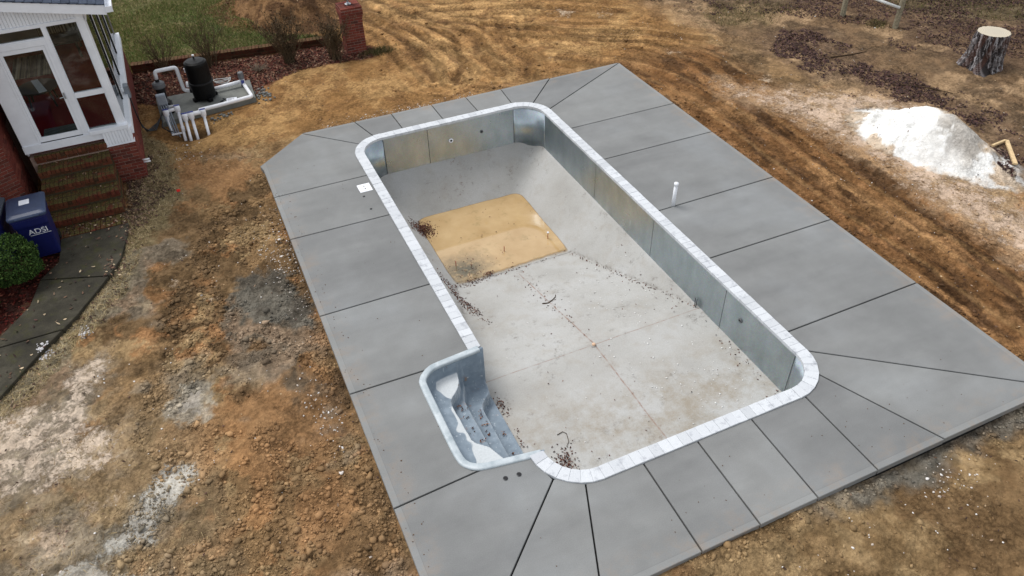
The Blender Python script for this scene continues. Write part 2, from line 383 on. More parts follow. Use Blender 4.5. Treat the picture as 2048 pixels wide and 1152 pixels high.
def bend(pts, r=.06, k=4):
    """round the corners of a polyline"""
    pts = [Vector(p) for p in pts]; out = [pts[0]]
    for a, b, c in zip(pts, pts[1:], pts[2:]):
        d0 = (a-b); d1 = (c-b); q = min(r, d0.length*.45, d1.length*.45); p0 = b + d0.normalized()*q; p1 = b + d1.normalized()*q
        for i in range(k+1):
            t = i/k; out.append(p0*(1-t)**2 + b*2*t*(1-t) + p1*t*t)
    out.append(pts[-1]); return out
def lathe(bm, prof, cx=0, cy=0, seg=24):
    rings = [[bm.verts.new((cx+r*math.cos(2*math.pi*k/seg), cy+r*math.sin(2*math.pi*k/seg), z)) for k in range(seg)] for r, z in prof]
    for a, b in zip(rings, rings[1:]):
        for k in range(seg): bm.faces.new((a[k], a[(k+1) % seg], b[(k+1) % seg], b[k]))
    bm.faces.new(rings[0][::-1]); bm.faces.new(rings[-1])
def lathe_obj(name, prof, cx, cy, mat, parent=None, seg=24):
    bm = bmesh.new(); lathe(bm, prof, cx, cy, seg); o = mesh_obj(name, bm, mat, parent, False)
    return o
def prism(bm, poly, z0, z1, bev=0.):
    """polygon (ccw) extruded, its top edge chamfered by bev"""
    n = len(poly); P = [Vector((p[0], p[1])) for p in poly]
    def offs(d):
        o = []
        for i in range(n):
            e0 = (P[i]-P[i-1]).normalized(); e1 = (P[(i+1) % n]-P[i]).normalized()
            n0 = Vector((-e0.y, e0.x)); n1 = Vector((-e1.y, e1.x)); m = (n0+n1); m = m/max(.35, 1+n0.dot(n1)); o.append(P[i]+m*d)
        return o
    lo = [bm.verts.new((p.x, p.y, z0)) for p in P]; hi = [bm.verts.new((p.x, p.y, z1-bev)) for p in P]
    rings = [lo, hi]
    if bev: rings.append([bm.verts.new((p.x, p.y, z1)) for p in offs(bev)])
    for a, b in zip(rings, rings[1:]):
        for k in range(n): bm.faces.new((a[k], a[(k+1) % n], b[(k+1) % n], b[k]))
    f = bm.faces.new(rings[-1]); g = bm.faces.new(lo[::-1]); bmesh.ops.triangulate(bm, faces=[f, g])

# ------------------------------------------------------------------ numpy noise and soil functions
def h2(ix, iy, seed):
    h = (ix.astype(np.int64)*374761393 + iy.astype(np.int64)*668265263 + seed*1442695041) & 0xFFFFFFFF
    h = ((h ^ (h >> 13))*1274126177) & 0xFFFFFFFF; h = h ^ (h >> 16); return (h & 0xFFFF)/65535.0
def vn(x, y, seed=0):
    ix = np.floor(x); iy = np.floor(y); fx = x-ix; fy = y-iy; fx = fx*fx*fx*(fx*(fx*6-15)+10); fy = fy*fy*fy*(fy*(fy*6-15)+10)
    ix = ix.astype(np.int64); iy = iy.astype(np.int64)
    return (h2(ix, iy, seed)*(1-fx)+h2(ix+1, iy, seed)*fx)*(1-fy)+(h2(ix, iy+1, seed)*(1-fx)+h2(ix+1, iy+1, seed)*fx)*fy
def fbm(x, y, sc, oc=4, seed=0, g=.5):
    s = 0; a = 1; t = 0
    for i in range(oc):
        c, q = math.cos(i*1.1), math.sin(i*1.1); xx = (x*c-y*q)*sc; yy = (x*q+y*c)*sc
        s = s + a*vn(xx+i*17.3, yy-i*9.1, seed+i*31); t += a; a *= g; sc *= 2.03
    return s/t
def sst(a, b, v): t = np.clip((v-a)/(b-a), 0, 1); return t*t*(3-2*t)
def sdpoly(x, y, poly):
    """signed distance, negative inside"""
    d = np.full(x.shape, 1e9); ins = np.zeros(x.shape, bool); n = len(poly)
    for i in range(n):
        ax, ay = poly[i]; bx, by = poly[(i+1) % n]; ex, ey = bx-ax, by-ay; wx, wy = x-ax, y-ay
        t = np.clip((wx*ex+wy*ey)/(ex*ex+ey*ey), 0, 1); d = np.minimum(d, np.hypot(wx-ex*t, wy-ey*t))
        c = ((ay <= y) != (by <= y)) & (x < ex*(y-ay)/(by-ay if by != ay else 1e-9)+ax); ins ^= c
    return np.where(ins, -d, d)
def pathd(x, y, pts):
    d = np.full(x.shape, 1e9); s = np.zeros(x.shape); acc = 0
    for (ax, ay), (bx, by) in zip(pts, pts[1:]):
        ex, ey = bx-ax, by-ay; Ln = math.hypot(ex, ey); t = np.clip(((x-ax)*ex+(y-ay)*ey)/Ln**2, 0, 1)
        dx, dy = x-ax-ex*t, y-ay-ey*t; q = np.hypot(dx, dy); b = q < np.abs(d); sg = np.sign(ex*dy-ey*dx)
        d = np.where(b, q*np.where(sg == 0, 1, sg), d); s = np.where(b, acc+t*Ln, s); acc += Ln
    return d, s
def smooth_path(pts, k=6):
    out = []; P = [pts[0]]+list(pts)+[pts[-1]]
    for i in range(1, len(P)-2):
        p0, p1, p2, p3 = [np.array(q) for q in P[i-1:i+3]]
        for j in range(k):
            t = j/k; out.append(tuple(.5*((2*p1)+(-p0+p2)*t+(2*p0-5*p1+4*p2-p3)*t*t+(-p0+3*p1-3*p2+p3)*t**3)))
    out.append(tuple(pts[-1])); return out
DECK = [(.785, 3.838), (10.83, 3.838), (10.83, 17.205), (1.95, 17.205), (.74, 16.105), (.785, 15.9)]
WALK = [(-2.16, 15.22), (-2.2, 14.63), (-2.36, 13.88), (-2.75, 13.14), (-3.19, 12.43), (-3.67, 11.81), (-4.32, 10.86), (-5.2, 9.9), (-6.4, 9.0), (-7.0, 10.2), (-5.6, 11.3), (-4.4, 12.44), (-3.96, 13.1), (-3.8, 13.8), (-3.48, 14.3), (-3.45, 15.22)]
PAD = [(-1.117, 19.29), (1.26, 19.635), (1.30, 20.82), (-1.154, 20.765)]
HOUSE = [(-9, 17.0), (-1.7, 17.0), (-1.7, 23.0), (-9, 23.0)]
REG = dict(
 lawn=[(-9, 34), (2.4, 28.4), (1.9, 26.6), (1.6, 25.4), (2.4, 23.8), (4.0, 22.7), (2.4, 22.7), (.2, 22.95), (-1.9, 23.1), (-9, 23.1)],
 bed=[(-1.83, 23.0), (.19, 22.77), (2.42, 22.4), (4.36, 22.3), (4.95, 21.6), (4.8, 20.9), (4.0, 21.0), (2.7, 21.0), (1.6, 20.5), (1.4, 20.0), (-1.1, 20.6), (-1.85, 21.2)],
 straw=[(-1.7, 19.6), (-1.17, 18.28), (-1.0, 16.93), (-1.09, 15.6), (-1.46, 14.95), (-1.9, 14.38), (-2.36, 12.72), (-2.98, 11.84), (-3.9, 10.74), (-4.9, 9.7), (-5.6, 9.4), (-5.6, 10.2), (-4.35, 10.95), (-3.7, 11.9), (-2.78, 13.24), (-2.39, 13.99), (-2.26, 14.75), (-2.0, 16.7)],
 sandL=[(-5.2, 10.0), (-4.05, 10.69), (-3.53, 10.56), (-3.31, 11.06), (-2.76, 11.32), (-2.73, 10.91), (-3.02, 10.2), (-2.68, 9.26), (-2.81, 8.71), (-3.25, 8.63), (-3.58, 8.5), (-3.98, 8.78), (-5.2, 8.4)],
 sandL2=[(-3.9, 7.9), (-3.45, 8.05), (-3.2, 7.65), (-3.63, 7.5)],
 streak=[(-1.95, 8.25), (-1.7, 8.2), (-1.78, 7.87), (-2.16, 7.6), (-2.54, 7.35), (-2.66, 7.53), (-2.35, 7.87)],
 streak2=[(-2.95, 7.45), (-2.64, 7.42), (-2.25, 7.45), (-2.33, 7.1), (-2.71, 7.12), (-2.96, 7.15)],
 streak3=[(-3.5, 7.1), (-3.14, 7.15), (-2.79, 6.85), (-2.3, 6.7), (-2.3, 6.4), (-3.2, 6.6)],
 pale=[(-1.63, 9.9), (-1.17, 9.8), (-1.23, 9.35), (-1.46, 9.0), (-1.8, 9.28)],
 grey=[(-.34, 12.22), (.39, 12.12), (.8, 11.05), (.8, 10.1), (.38, 10.2), (.12, 10.7), (-.36, 10.9), (-.6, 11.5)],
 grey2=[(-.03, 10.0), (.33, 9.32), (.38, 8.81), (-.03, 8.77), (-.27, 9.6)],
 trail=[(12.6, 15.6), (13.6, 14.3), (15.2, 13.3), (15.9, 12.9), (16.4, 11.7), (15.8, 9.5), (15.0, 8.0), (14.9, 7.0), (13.6, 5.4), (12.9, 5.6), (13.2, 7.1), (13.1, 8.2), (13.05, 9.5), (13.1, 11.1), (12.75, 12.6), (12.4, 14.4)],
 leafA=[(14.2, 21.6), (17.1, 20.2), (22, 18.5), (26, 16), (26, 11), (20.6, 11.6), (18.9, 13.6), (19.3, 15.9), (18.6, 17.1), (17.8, 18.4), (15.6, 19.6)],
 leafB=[(16.0, 17.4), (17.3, 16.8), (17.2, 14.7), (16.6, 13.7), (17.4, 12.9), (17.6, 11.4), (17.4, 9.6), (17.8, 7.6), (16.2, 7.4), (15.6, 8.6), (16.3, 10.6), (16.5, 11.9), (15.8, 13.0), (15.0, 13.9), (15.4, 15.6)],
 olive=[(15.6, 20.4), (18.0, 19.1), (16.4, 17.6), (15.0, 18.3)],
 grassR=[(20.6, 18.4), (26, 16.6), (26, 13.4), (22.6, 13.9), (21.3, 15.2), (20.4, 16.6)],
 mulch=[(-6.5, 15.6), (-3.5, 15.6), (-3.46, 14.2), (-3.8, 13.7), (-4.0, 13.0), (-4.5, 12.5), (-6.5, 10.6)])
TRK = [smooth_path(p) for p in (
 [(9.4, 18.7), (11.27, 16.6), (11.75, 14.1), (11.7, 11.36), (11.66, 9.1), (11.8, 7.3), (11.8, 3.0)],
 [(10.3, 20.1), (12.28, 18.4), (13.27, 16.3), (13.1, 14.0), (12.96, 11.2), (12.9, 9.0), (12.95, 6.1), (13.0, 3.0)],
 [(6.2, 25.4), (7.8, 22.5), (10.26, 20.3), (12.3, 19.0), (14.0, 17.6)],
 [(5.9, 18.6), (5.95, 20.5), (5.9, 22.6), (5.2, 25.0)],
 [(6.3, 18.3), (6.87, 19.3), (6.72, 20.9), (6.27, 22.9), (5.8, 25)],
 [(7.6, 18.2), (7.64, 19.6), (7.9, 21.5), (6.7, 24.1)],
 [(8.2, 17.7), (8.65, 18.7), (8.6, 20.3), (9.3, 22)],
 [(5.0, 24.0), (7.6, 23.6), (10.5, 22.3), (13.0, 20.6)],
 [(4.9, 26.2), (8.0, 25.0), (11.0, 23.6)])]
TRK_W = [.6, .55, .75, .85, .75, .8, .6, .6, .5]
def soil_height(x, y, fine=True):
    z = -.075 + .05*(fbm(x, y, .35, 3, 1)-.5) + .06*(fbm(x, y, 1.1, 4, 2)-.5)
    left = sst(1.2, .4, x)*sst(18.5, 16.5, y); front = sst(4.2, 3.6, y)*sst(0, 1.5, x); top = sst(16.8, 17.6, y)*sst(15, 13, x)*sst(23.5, 22, y - .15*(x-4)*(x > 4))
    rough = np.clip(.30+.70*left+.30*front+.12*top, 0, 1)*(.45+.9*fbm(x, y, .5, 2, 9))
    z = z + rough*(.10*(fbm(x, y, 3.2, 4, 3, .6)-.5))
    if fine: z = z + rough*(.125*(fbm(x, y, 7.0, 3, 4, .7)-.5))
    for p, wt in zip(TRK, TRK_W):
        d, s = pathd(x + .06*(fbm(x, y, 2.2, 2, 5)-.5), y + .06*(fbm(x, y, 2.2, 2, 6)-.5), p); a = np.abs(d)
        k = .6+.8*fbm(x, y, .8, 2, 7)
        z = z + wt*k*(-.050*np.exp(-(a/.13)**2)+.030*np.exp(-((a-.24)/.07)**2)+.035*(fbm(s*1.2, d*9, 1., 3, 18)-.5)*sst(.9, .4, a))
        z = z + .0085*np.sin(2*math.pi*s/.16+1.5*np.sin(d*6))*sst(.34, .22, a)*sst(.38, .56, fbm(x, y, .9, 2, 8))
        a2 = np.abs(a-.62); z = z + wt*.7*(-.040*np.exp(-(a2/.09)**2)+.02*np.exp(-((a2-.17)/.06)**2))*k
    # white sand heap, brown spoil mound, lawn behind the low wall
    u = (x-15.05)*.985+(y-10.0)*.17; v = -(x-15.05)*.17+(y-10.0)*.985
    rr = np.sqrt((u/1.08)**2+((v-.15)/1.85)**2)+.34*(fbm(x, y, 1.0, 4, 11)-.5)
    z = z + .82*sst(1.05, .12, rr) + .10*sst(1.5, .9, rr)*(fbm(x, y, 2.5, 4, 12)-.3)
    rr = np.sqrt(((x-3.3)/2.1)**2+((y-26.0)/2.3)**2)+.4*(fbm(x, y, .9, 4, 13)-.5)
    z = z + 1.0*sst(1.1, .1, rr)*(.75+.5*fbm(x, y, 2.2, 4, 14))
    rr = np.hypot((x-4.6)/.9, (y-22.3)/.6); z = z + .05*sst(1.2, .3, rr)
    z = z + .16*sst(.05, -.12, sdpoly(x, y, REG['lawn'])) + .35*sst(0, 12, x-16+.0*y)
    # dug out where the pipes go down, and under the front edge of the deck
    z = z - .22*np.exp(-((x+.45)/.62)**2-((y-18.72)/.40)**2)
    z = z - .11*sst(.8, .0, np.abs(y-3.70))*sst(6.3, 7.4, x)*sst(12.0, 11.0, x)*(.5+fbm(x, y, 2., 3, 15))
    z = z - .03*sst(.35, .05, np.abs(x-.74))*sst(3, 5, y)*sst(16.5, 16, y)
    # flattened under built things
    for poly, zz in ((WALK, -.09), (PAD, -.10), (HOUSE, -.1)):
        m = sst(.22, .02, sdpoly(x, y, poly)); z = z*(1-m)+np.minimum(z, zz)*m
    m = sst(.12, .0, sdpoly(x, y, DECK)); z = z*(1-m)+np.minimum(z, -.075)*m
    far = sst(30, 60, np.hypot(x-6, y-12)); return z*(1-far)+(-.07)*far
def soil_color(x, y):
    """albedo of the soils that lie there"""
    def c(*v): return np.array(lin(v))
    xo, yo = x, y; x = x+.34*(fbm(xo, yo, 2.2, 4, 101, .65)-.5)+.16*(fbm(xo, yo, 7.5, 3, 103, .7)-.5); y = y+.34*(fbm(xo, yo, 2.2, 4, 102, .65)-.5)+.16*(fbm(xo, yo, 7.5, 3, 104, .7)-.5)
    n1 = fbm(x, y, .30, 4, 21); n2 = fbm(x, y, .9, 5, 22, .6); n3 = fbm(x, y, 2.8, 4, 23, .6); n4 = fbm(x, y, .55, 5, 24, .6); n5 = fbm(x, y, 6.5, 3, 26, .6)
    def mixc(a, m, b): return a*(1-m[..., None])+b*m[..., None]
    col = np.ones(x.shape+(3,))*c(142, 110, 72)
    col = mixc(col, sst(.505, .53, n2), c(158, 128, 88))
    col = mixc(col, sst(.53, .555, n4), c(114, 88, 58))
    col = mixc(col, .8*sst(.52, .60, n3)*sst(.45, .6, n2), c(154, 108, 64))
    n6 = fbm(xo, yo, 4.2, 5, 111, .72); n7 = fbm(xo, yo, .7, 3, 112)
    # yard in the distance: yellower, smoother clay
    top = sst(16.6, 18.0, y)*sst(16, 13, x)
    t = np.ones(x.shape+(3,))*c(150, 108, 58); t = mixc(t, sst(.42, .62, n2), c(174, 132, 78)); t = mixc(t, .7*sst(.52, .66, n3), c(118, 82, 44))
    col = mixc(col, top, t)
    # left strip beside the deck, orange in places
    lf = sst(1.0, .3, x)*sst(17.6, 16.5, y)
    col = mixc(col, lf*.85*sst(.54, .62, fbm(x, y, .7, 4, 27))*sst(-2.8, -1.6, x), c(166, 120, 74))
    col = mixc(col, lf*.5*sst(-1.3, -.4, x+.6*(n2-.5))*sst(11.5, 9.5, y+2*(n1-.5)), c(122, 90, 58))
    col = mixc(col, lf*.5*sst(11, 9, y)*sst(-1, -1.8, x), c(150, 128, 98))
    # right strip
    rs = sst(10.6, 11.0, x)*sst(14.3, 13.2, x)*sst(18.5, 16.5, y); r_ = np.ones(x.shape+(3,))*c(124, 84, 44)
    r_ = mixc(r_, sst(.46, .62, fbm(x*1.6, y*.5, 1.2, 4, 28)), c(146, 104, 60)); r_ = mixc(r_, sst(.54, .66, fbm(x*2.2, y*.6, 1.6, 4, 29)), c(92, 62, 34)); col = mixc(col, rs, r_)
    # front right
    fr = sst(4.1, 3.6, y)*sst(1, 3, x); f_ = np.ones(x.shape+(3,))*c(132, 104, 68); f_ = mixc(f_, sst(.46, .6, n3), c(148, 120, 82)); f_ = mixc(f_, .7*sst(.54, .60, n4), c(110, 82, 52))
    col = mixc(col, fr, f_)
    # brown ground near the wood
    ru = sst(14.3, 16.0, x+.8*(n2-.5)+.12*(y-12)); u_ = np.ones(x.shape+(3,))*c(126, 98, 70); u_ = mixc(u_, sst(.46, .6, n3), c(104, 82, 60)); u_ = mixc(u_, sst(.52, .64, n2), c(150, 120, 88)); col = mixc(col, ru, u_)
    for p, wt in zip(TRK, TRK_W):
        d, s = pathd(xo+.06*(fbm(xo, yo, 2.2, 2, 5)-.5), yo+.06*(fbm(xo, yo, 2.2, 2, 6)-.5), p); a = np.abs(d)
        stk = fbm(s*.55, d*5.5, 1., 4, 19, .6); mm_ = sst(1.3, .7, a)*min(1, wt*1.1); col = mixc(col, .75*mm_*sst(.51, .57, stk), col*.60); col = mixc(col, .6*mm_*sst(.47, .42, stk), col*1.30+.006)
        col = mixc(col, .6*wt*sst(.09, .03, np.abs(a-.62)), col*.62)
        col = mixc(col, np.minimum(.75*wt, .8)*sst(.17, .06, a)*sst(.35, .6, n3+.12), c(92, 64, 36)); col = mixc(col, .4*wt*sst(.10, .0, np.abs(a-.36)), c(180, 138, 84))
    wob = .55*(n3-.5)+.35*(n5-.5)+.5*(n2-.5)
    def reg(k, cc, soft=.12, amt=1., warp=1.):
        nonlocal col
        m = sst(soft, -soft, sdpoly(x, y, REG[k])+wob*warp)*amt; col = mixc(col, m, cc); return m
    reg('trail', c(176, 142, 108), .30, .6, 1.2)
    m = sst(.3, -.35, sdpoly(x, y, REG['trail'])+.4+wob*1.3)*.35*sst(.42, .56, n3); col = mixc(col, m, c(196, 174, 152))
    u = (x-15.05)*.985+(y-10.0)*.17; v = -(x-15.05)*.17+(y-10.0)*.985
    rr = np.sqrt((u/1.13)**2+((v-.15)/1.95)**2)+.5*(fbm(x, y, 1.0, 4, 11)-.5)+.2*(n5-.5); pile = sst(1.1, .85, rr)
    pc = np.ones(x.shape+(3,))*c(226, 224, 226); pc = mixc(pc, sst(.44, .58, fbm(x, y, 1.6, 5, 33, .65))*sst(.45, -.35, np.abs(v+.55)-.75)*sst(-.9, -.2, u)*.8, c(160, 150, 142)); pc = mixc(pc, .7*sst(.60, .68, fbm(x, y, 1.1, 4, 34)), c(176, 142, 100))
    col = mixc(col, pile, pc)
    reg('straw', c(150, 132, 96), .15, .85, .8)
    m = sst(.2, -.2, sdpoly(x, y, REG['straw'])+wob)*sst(.5, .62, n5); col = mixc(col, m*.6, c(104, 90, 58))
    reg('sandL', c(166, 142, 114), .3, .7, 1.6); m = sst(.10, -.12, sdpoly(x, y, REG['sandL'])+.16+wob*1.6)*.3; col = mixc(col, m, c(200, 182, 160))
    reg('sandL2', c(206, 184, 160), .25, .6)
    for k in ('streak', 'streak2', 'streak3'): reg(k, c(170, 158, 140), .15, .5, .9)
    reg('pale', c(178, 166, 150), .10, .8); reg('grey', c(92, 87, 80), .12, .9); reg('grey2', c(96, 90, 80), .25, .7)
    ol = sst(.58, .68, fbm(x, y, .8, 4, 41))*lf*.5; col = mixc(col, ol, c(126, 120, 110))
    reg('olive', c(110, 96, 62), .5, .5, 2.5)
    reg('leafA', c(78, 60, 52), .25, .45, 2.4); reg('leafB', c(76, 58, 52), .25, .40, 2.4)
    reg('grassR', c(90, 80, 56), .4, .6)
    m = reg('lawn', c(84, 92, 46), .12, 1., .35); col = mixc(col, m*sst(.44, .58, n4), c(66, 78, 36)); col = mixc(col, m*sst(.5, .66, n2)*.75, c(126, 110, 74)); col = mixc(col, m*sst(26.5, 29, y+x*.2)*.7, c(128, 108, 78))
    m = reg('bed', c(96, 52, 42), .1, 1., .4); col = mixc(col, m*sst(.45, .6, n3)*.8, c(66, 46, 38))
    m = reg('mulch', c(84, 36, 30), .1, 1., .3); col = mixc(col, m*sst(.5, .62, n5)*.8, c(46, 30, 24))
    rr = np.sqrt(((x-3.3)/2.2)**2+((y-26.0)/2.4)**2)+.4*(fbm(x, y, .9, 4, 13)-.5); md = np.ones(x.shape+(3,))*c(92, 64, 40); md = mixc(md, sst(.48, .62, n3), c(124, 90, 56)); col = mixc(col, sst(1.2, 1.0, rr), md)
    # wet slurry washed from the front slab edge
    ed = np.abs(sdpoly(x, y, DECK)); m = sst(.45, .05, ed+.5*(n3-.5))*sst(5.5, 6.5, x)*sst(4.2, 3.6, y); col = mixc(col, m*.8, c(112, 112, 108))
    m = sst(.25, .0, ed+.4*(n3-.45))*sst(.9, .7, x); col = mixc(col, m*.5, c(88, 68, 48))  # soil darker along the left slab edge
    m = np.exp(-((x+.45)/.6)**2-((y-18.72)/.36)**2); col = mixc(col, .75*sst(.3, .8, m), c(70, 48, 28))  # soil darker in the dip where the pipes go down
    crumb = sst(.36, .56, n7)*(1-pile)*(1-.6*top)  # dark and light crumb tones, part soil, part relief shade put into the colour
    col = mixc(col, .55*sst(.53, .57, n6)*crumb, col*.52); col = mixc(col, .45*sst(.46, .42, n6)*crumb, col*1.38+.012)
    col = col*(.94+.5*(n5-.5)+.35*(n3-.5))[..., None]; g_ = (col*np.array([.3, .55, .15])).sum(-1, keepdims=True)
    return np.clip((g_+(col-g_)*.86)*np.array([1.17, 1.19, 1.13]), 0, .9)

def sand_field(x, y):
    """pale sand lying on the clay: tint and how deep inside the patch a point is"""
    out = np.zeros(x.shape+(4,)); wob = .5*(fbm(x, y, .9, 4, 22, .6)-.5)
    for k, tint, wd, sh in (('sandL', (212, 194, 174), .75, 0.), ('sandL2', (198, 176, 152), .5, .05), ('streak', (194, 190, 180), .3, -.03), ('streak2', (194, 190, 180), .3, -.02), ('streak3', (190, 184, 172), .3, 0.), ('pale', (176, 168, 156), .45, .06), ('trail', (202, 178, 156), 2.6, .35)):
        f = np.clip(.5-(sdpoly(x, y, REG[k])+wob+sh)/wd, 0, .62 if k in ('sandL', 'trail') else .85); b = f > out[..., 3]; out[b, :3] = np.array(lin(tint)); out[..., 3] = np.maximum(out[..., 3], f)
    for px_, py_, rx_, ry_ in ((-2.9, 8.0, .5, .25), (-3.6, 7.5, .4, .3), (13.9, 14.6, .5, .3), (-.9, 11.9, .25, .15), (-1.5, 12.6, .2, .3), (12.6, 17.3, .6, .25), (11.2, 21.4, .5, .6), (12.4, 20.8, .5, .4)):
        f = np.clip(.62-.5*np.hypot((x-px_)/rx_, (y-py_)/ry_)*.62, 0, 1); b = f > out[..., 3]; out[b, :3] = np.array(lin((196, 174, 148))); out[..., 3] = np.maximum(out[..., 3], f)
    u = (x-15.05)*.985+(y-10.0)*.17; v = -(x-15.05)*.17+(y-10.0)*.985
    rr = np.sqrt((u/1.13)**2+((v-.15)/1.95)**2)+.5*(fbm(x, y, 1.0, 4, 11)-.5); out[..., 3] = out[..., 3]*sst(.75, 1.15, rr); return out
# ------------------------------------------------------------------ ground
def axis(segs, lo, hi):
    a = []
    for s0, s1, st in segs: a.append(np.arange(s0, s1-1e-6, st))
    a.append(np.array([segs[-1][1]])); a = np.concatenate(a)
    def ext(v, s): return v + s*np.cumsum(.12*1.35**np.arange(1, 24))
    l_ = ext(segs[0][0], -1); l_ = l_[l_ > lo][::-1]; r_ = ext(segs[-1][1], 1); r_ = r_[r_ < hi]
    return np.concatenate([[lo], l_, a, r_, [hi]])
gx = axis([(-5.2, 1.1, .034), (1.1, 10.5, .05), (10.5, 15.0, .036), (15.0, 26.0, .06)], -170, 190)
gy = axis([(1.2, 16.0, .036), (16.0, 23.5, .045), (23.5, 31.5, .075)], -180, 190)
GX, GY = np.meshgrid(gx, gy, indexing='ij')
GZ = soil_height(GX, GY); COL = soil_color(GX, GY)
cxm = (GX[:-1, :-1]+GX[1:, 1:])/2; cym = (GY[:-1, :-1]+GY[1:, 1:])/2
keep = (sdpoly(cxm, cym, DECK) > -.25).ravel()
ny = len(gy); I = np.arange(GX.size).reshape(GX.shape)
quads = np.stack([I[:-1, :-1].ravel(), I[1:, :-1].ravel(), I[1:, 1:].ravel(), I[:-1, 1:].ravel()], 1)[keep]
used = np.zeros(GX.size, bool); used[quads.ravel()] = True; remap = np.cumsum(used)-1
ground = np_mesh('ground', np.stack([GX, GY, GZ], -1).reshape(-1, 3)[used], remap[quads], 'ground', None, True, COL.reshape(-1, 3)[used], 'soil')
_sf = sand_field(GX, GY).reshape(-1, 4)[used].astype(np.float32); at_ = ground.data.attributes.new('sand', 'FLOAT_COLOR', 'POINT'); at_.data.foreach_set('color', _sf.ravel())
tag(ground, 'bare clay yard with ruts, sand patches and leaf litter around the pool', kind='structure')

# ------------------------------------------------------------------ pool geometry
CX0, CX1, CY0, CY1, CR, CW = 2.84, 7.885, 5.345, 16.30, .80, .218         # coping outer rectangle, corner radius, width
WX0, WX1, WY0, WY1, WR = 3.045, 7.69, 5.55, 16.09, .60                   # wall face
STEP_Y0, STEP_Y1 = 6.12, 8.50
def rrect(x0, x1, y0, y1, r, step=.04):
    """closed ccw outline with rounded corners, starting at the left wall just above the steps going down"""
    pts = []
    def arc(cx, cy, a0):
        n = 16
        for i in range(n+1):
            a = R(a0+90*i/n); pts.append((cx+r*math.cos(a), cy+r*math.sin(a)))
    arc(x0+r, y0+r, 180); arc(x1-r, y0+r, 270); arc(x1-r, y1-r, 0); arc(x0+r, y1-r, 90)
    return pts
RIM_OUT = [(2.86, 8.555), (2.25, 8.49), (2.10, 8.45), (1.98, 8.37), (1.89, 8.25), (1.855, 8.09), (1.848, 7.4), (1.848, 6.72), (1.865, 6.50), (1.91, 6.37), (1.99, 6.28), (2.10, 6.23), (2.25, 6.195), (2.89, 6.10)]
inner = rrect(CX0, CX1, CY0, CY1, CR)                      # starts (x0, y0+r) going ccw, ends (x0, y1-r)
inner = [(2.84, 6.11)] + inner[1:] + [(2.84, 8.55)]
loop = [p for p in inner] + [p for p in RIM_OUT[1:-1]]     # ccw loop: coping, down round the step rim
def densify(lp, st=.05):
    out = []
    for a, b in zip(lp, lp[1:]+lp[:1]):
        n = max(1, int(math.dist(a, b)/st))
        for i in range(n): out.append((a[0]+(b[0]-a[0])*i/n, a[1]+(b[1]-a[1])*i/n))
    return out
LOOP = densify(loop)
JOINTS = [((.785, 14.668), (2.84, 14.647)), ((.785, 12.99), (2.84, 12.945)), ((.785, 10.473), (2.84, 10.462)), ((.785, 8.455), (2.02, 8.43)), ((.785, 6.155), (2.07, 6.235)),
 ((1.05, 3.838), (2.97, 5.65)), ((2.74, 3.838), (3.35, 5.39)), ((4.217, 3.838), (4.264, 5.345)), ((5.145, 3.838), (5.19, 5.345)), ((6.118, 3.838), (6.161, 5.345)), ((7.186, 3.838), (7.19, 5.36)),
 ((8.457, 3.838), (7.70, 5.62)), ((10.83, 3.838), (7.884, 6.12)), ((10.83, 6.63), (7.885, 6.612)), ((10.83, 8.83), (7.885, 8.85)), ((10.83, 10.608), (7.885, 10.611)), ((10.83, 12.85), (7.885, 12.89)),
 ((10.83, 14.48), (7.885, 14.50)), ((10.83, 17.205), (7.87, 15.62)), ((8.681, 17.205), (7.62, 16.07)), ((7.232, 17.205), (7.163, 16.30)), ((6.23, 17.205), (6.228, 16.30)), ((5.281, 17.205), (5.29, 16.30)), ((4.208, 17.205), (4.233, 16.30)),
 ((3.256, 17.205), (3.485, 16.29)), ((1.95, 17.205), (3.08, 16.07))]
def nearest(lp, p): return min(range(len(lp)), key=lambda i: (lp[i][0]-p[0])**2+(lp[i][1]-p[1])**2)
deck = thing('pool_deck', 'pale grey broom finished concrete deck of jointed slabs around the empty pool', 'deck', (5.8, 10.5, -.1))
deck['kind'] = 'structure'; del deck['category']
GAP = .012
def outer_between(p, q):
    """outer corners strictly between p and q going ccw"""
    per = []; acc = 0; n = len(DECK)
    def par(pt):
        best = None; acc = 0
        for i in range(n):
            a, b = Vector(DECK[i]), Vector(DECK[(i+1) % n]); e = b-a; t = max(0, min(1, (Vector(pt)-a).dot(e)/e.length_squared)); dd = (Vector(pt)-a-e*t).length
            if best is None or dd < best[0]-1e-6: best = (dd, acc+t*e.length)
            acc += e.length
        return best[1], acc
    s0, tot = par(p); s1, _ = par(q)
    if s1 <= s0+1e-6: s1 += tot
    out = []; acc = 0; cs = []
    for i in range(n):
        cs.append(acc); acc += math.dist(DECK[i], DECK[(i+1) % n])
    for k in (0, 1):
        for i in range(n):
            s = cs[i]+k*tot
            if s0+.02 < s < s1-.02: out.append((s, DECK[i]))
    return [c_ for _, c_ in sorted(out)]
def inner_pts(a, b):
    i, j = nearest(LOOP, a), nearest(LOOP, b); n = len(LOOP); k = (j-i) % n
    return [LOOP[(i+m) % n] for m in range(1, k)]
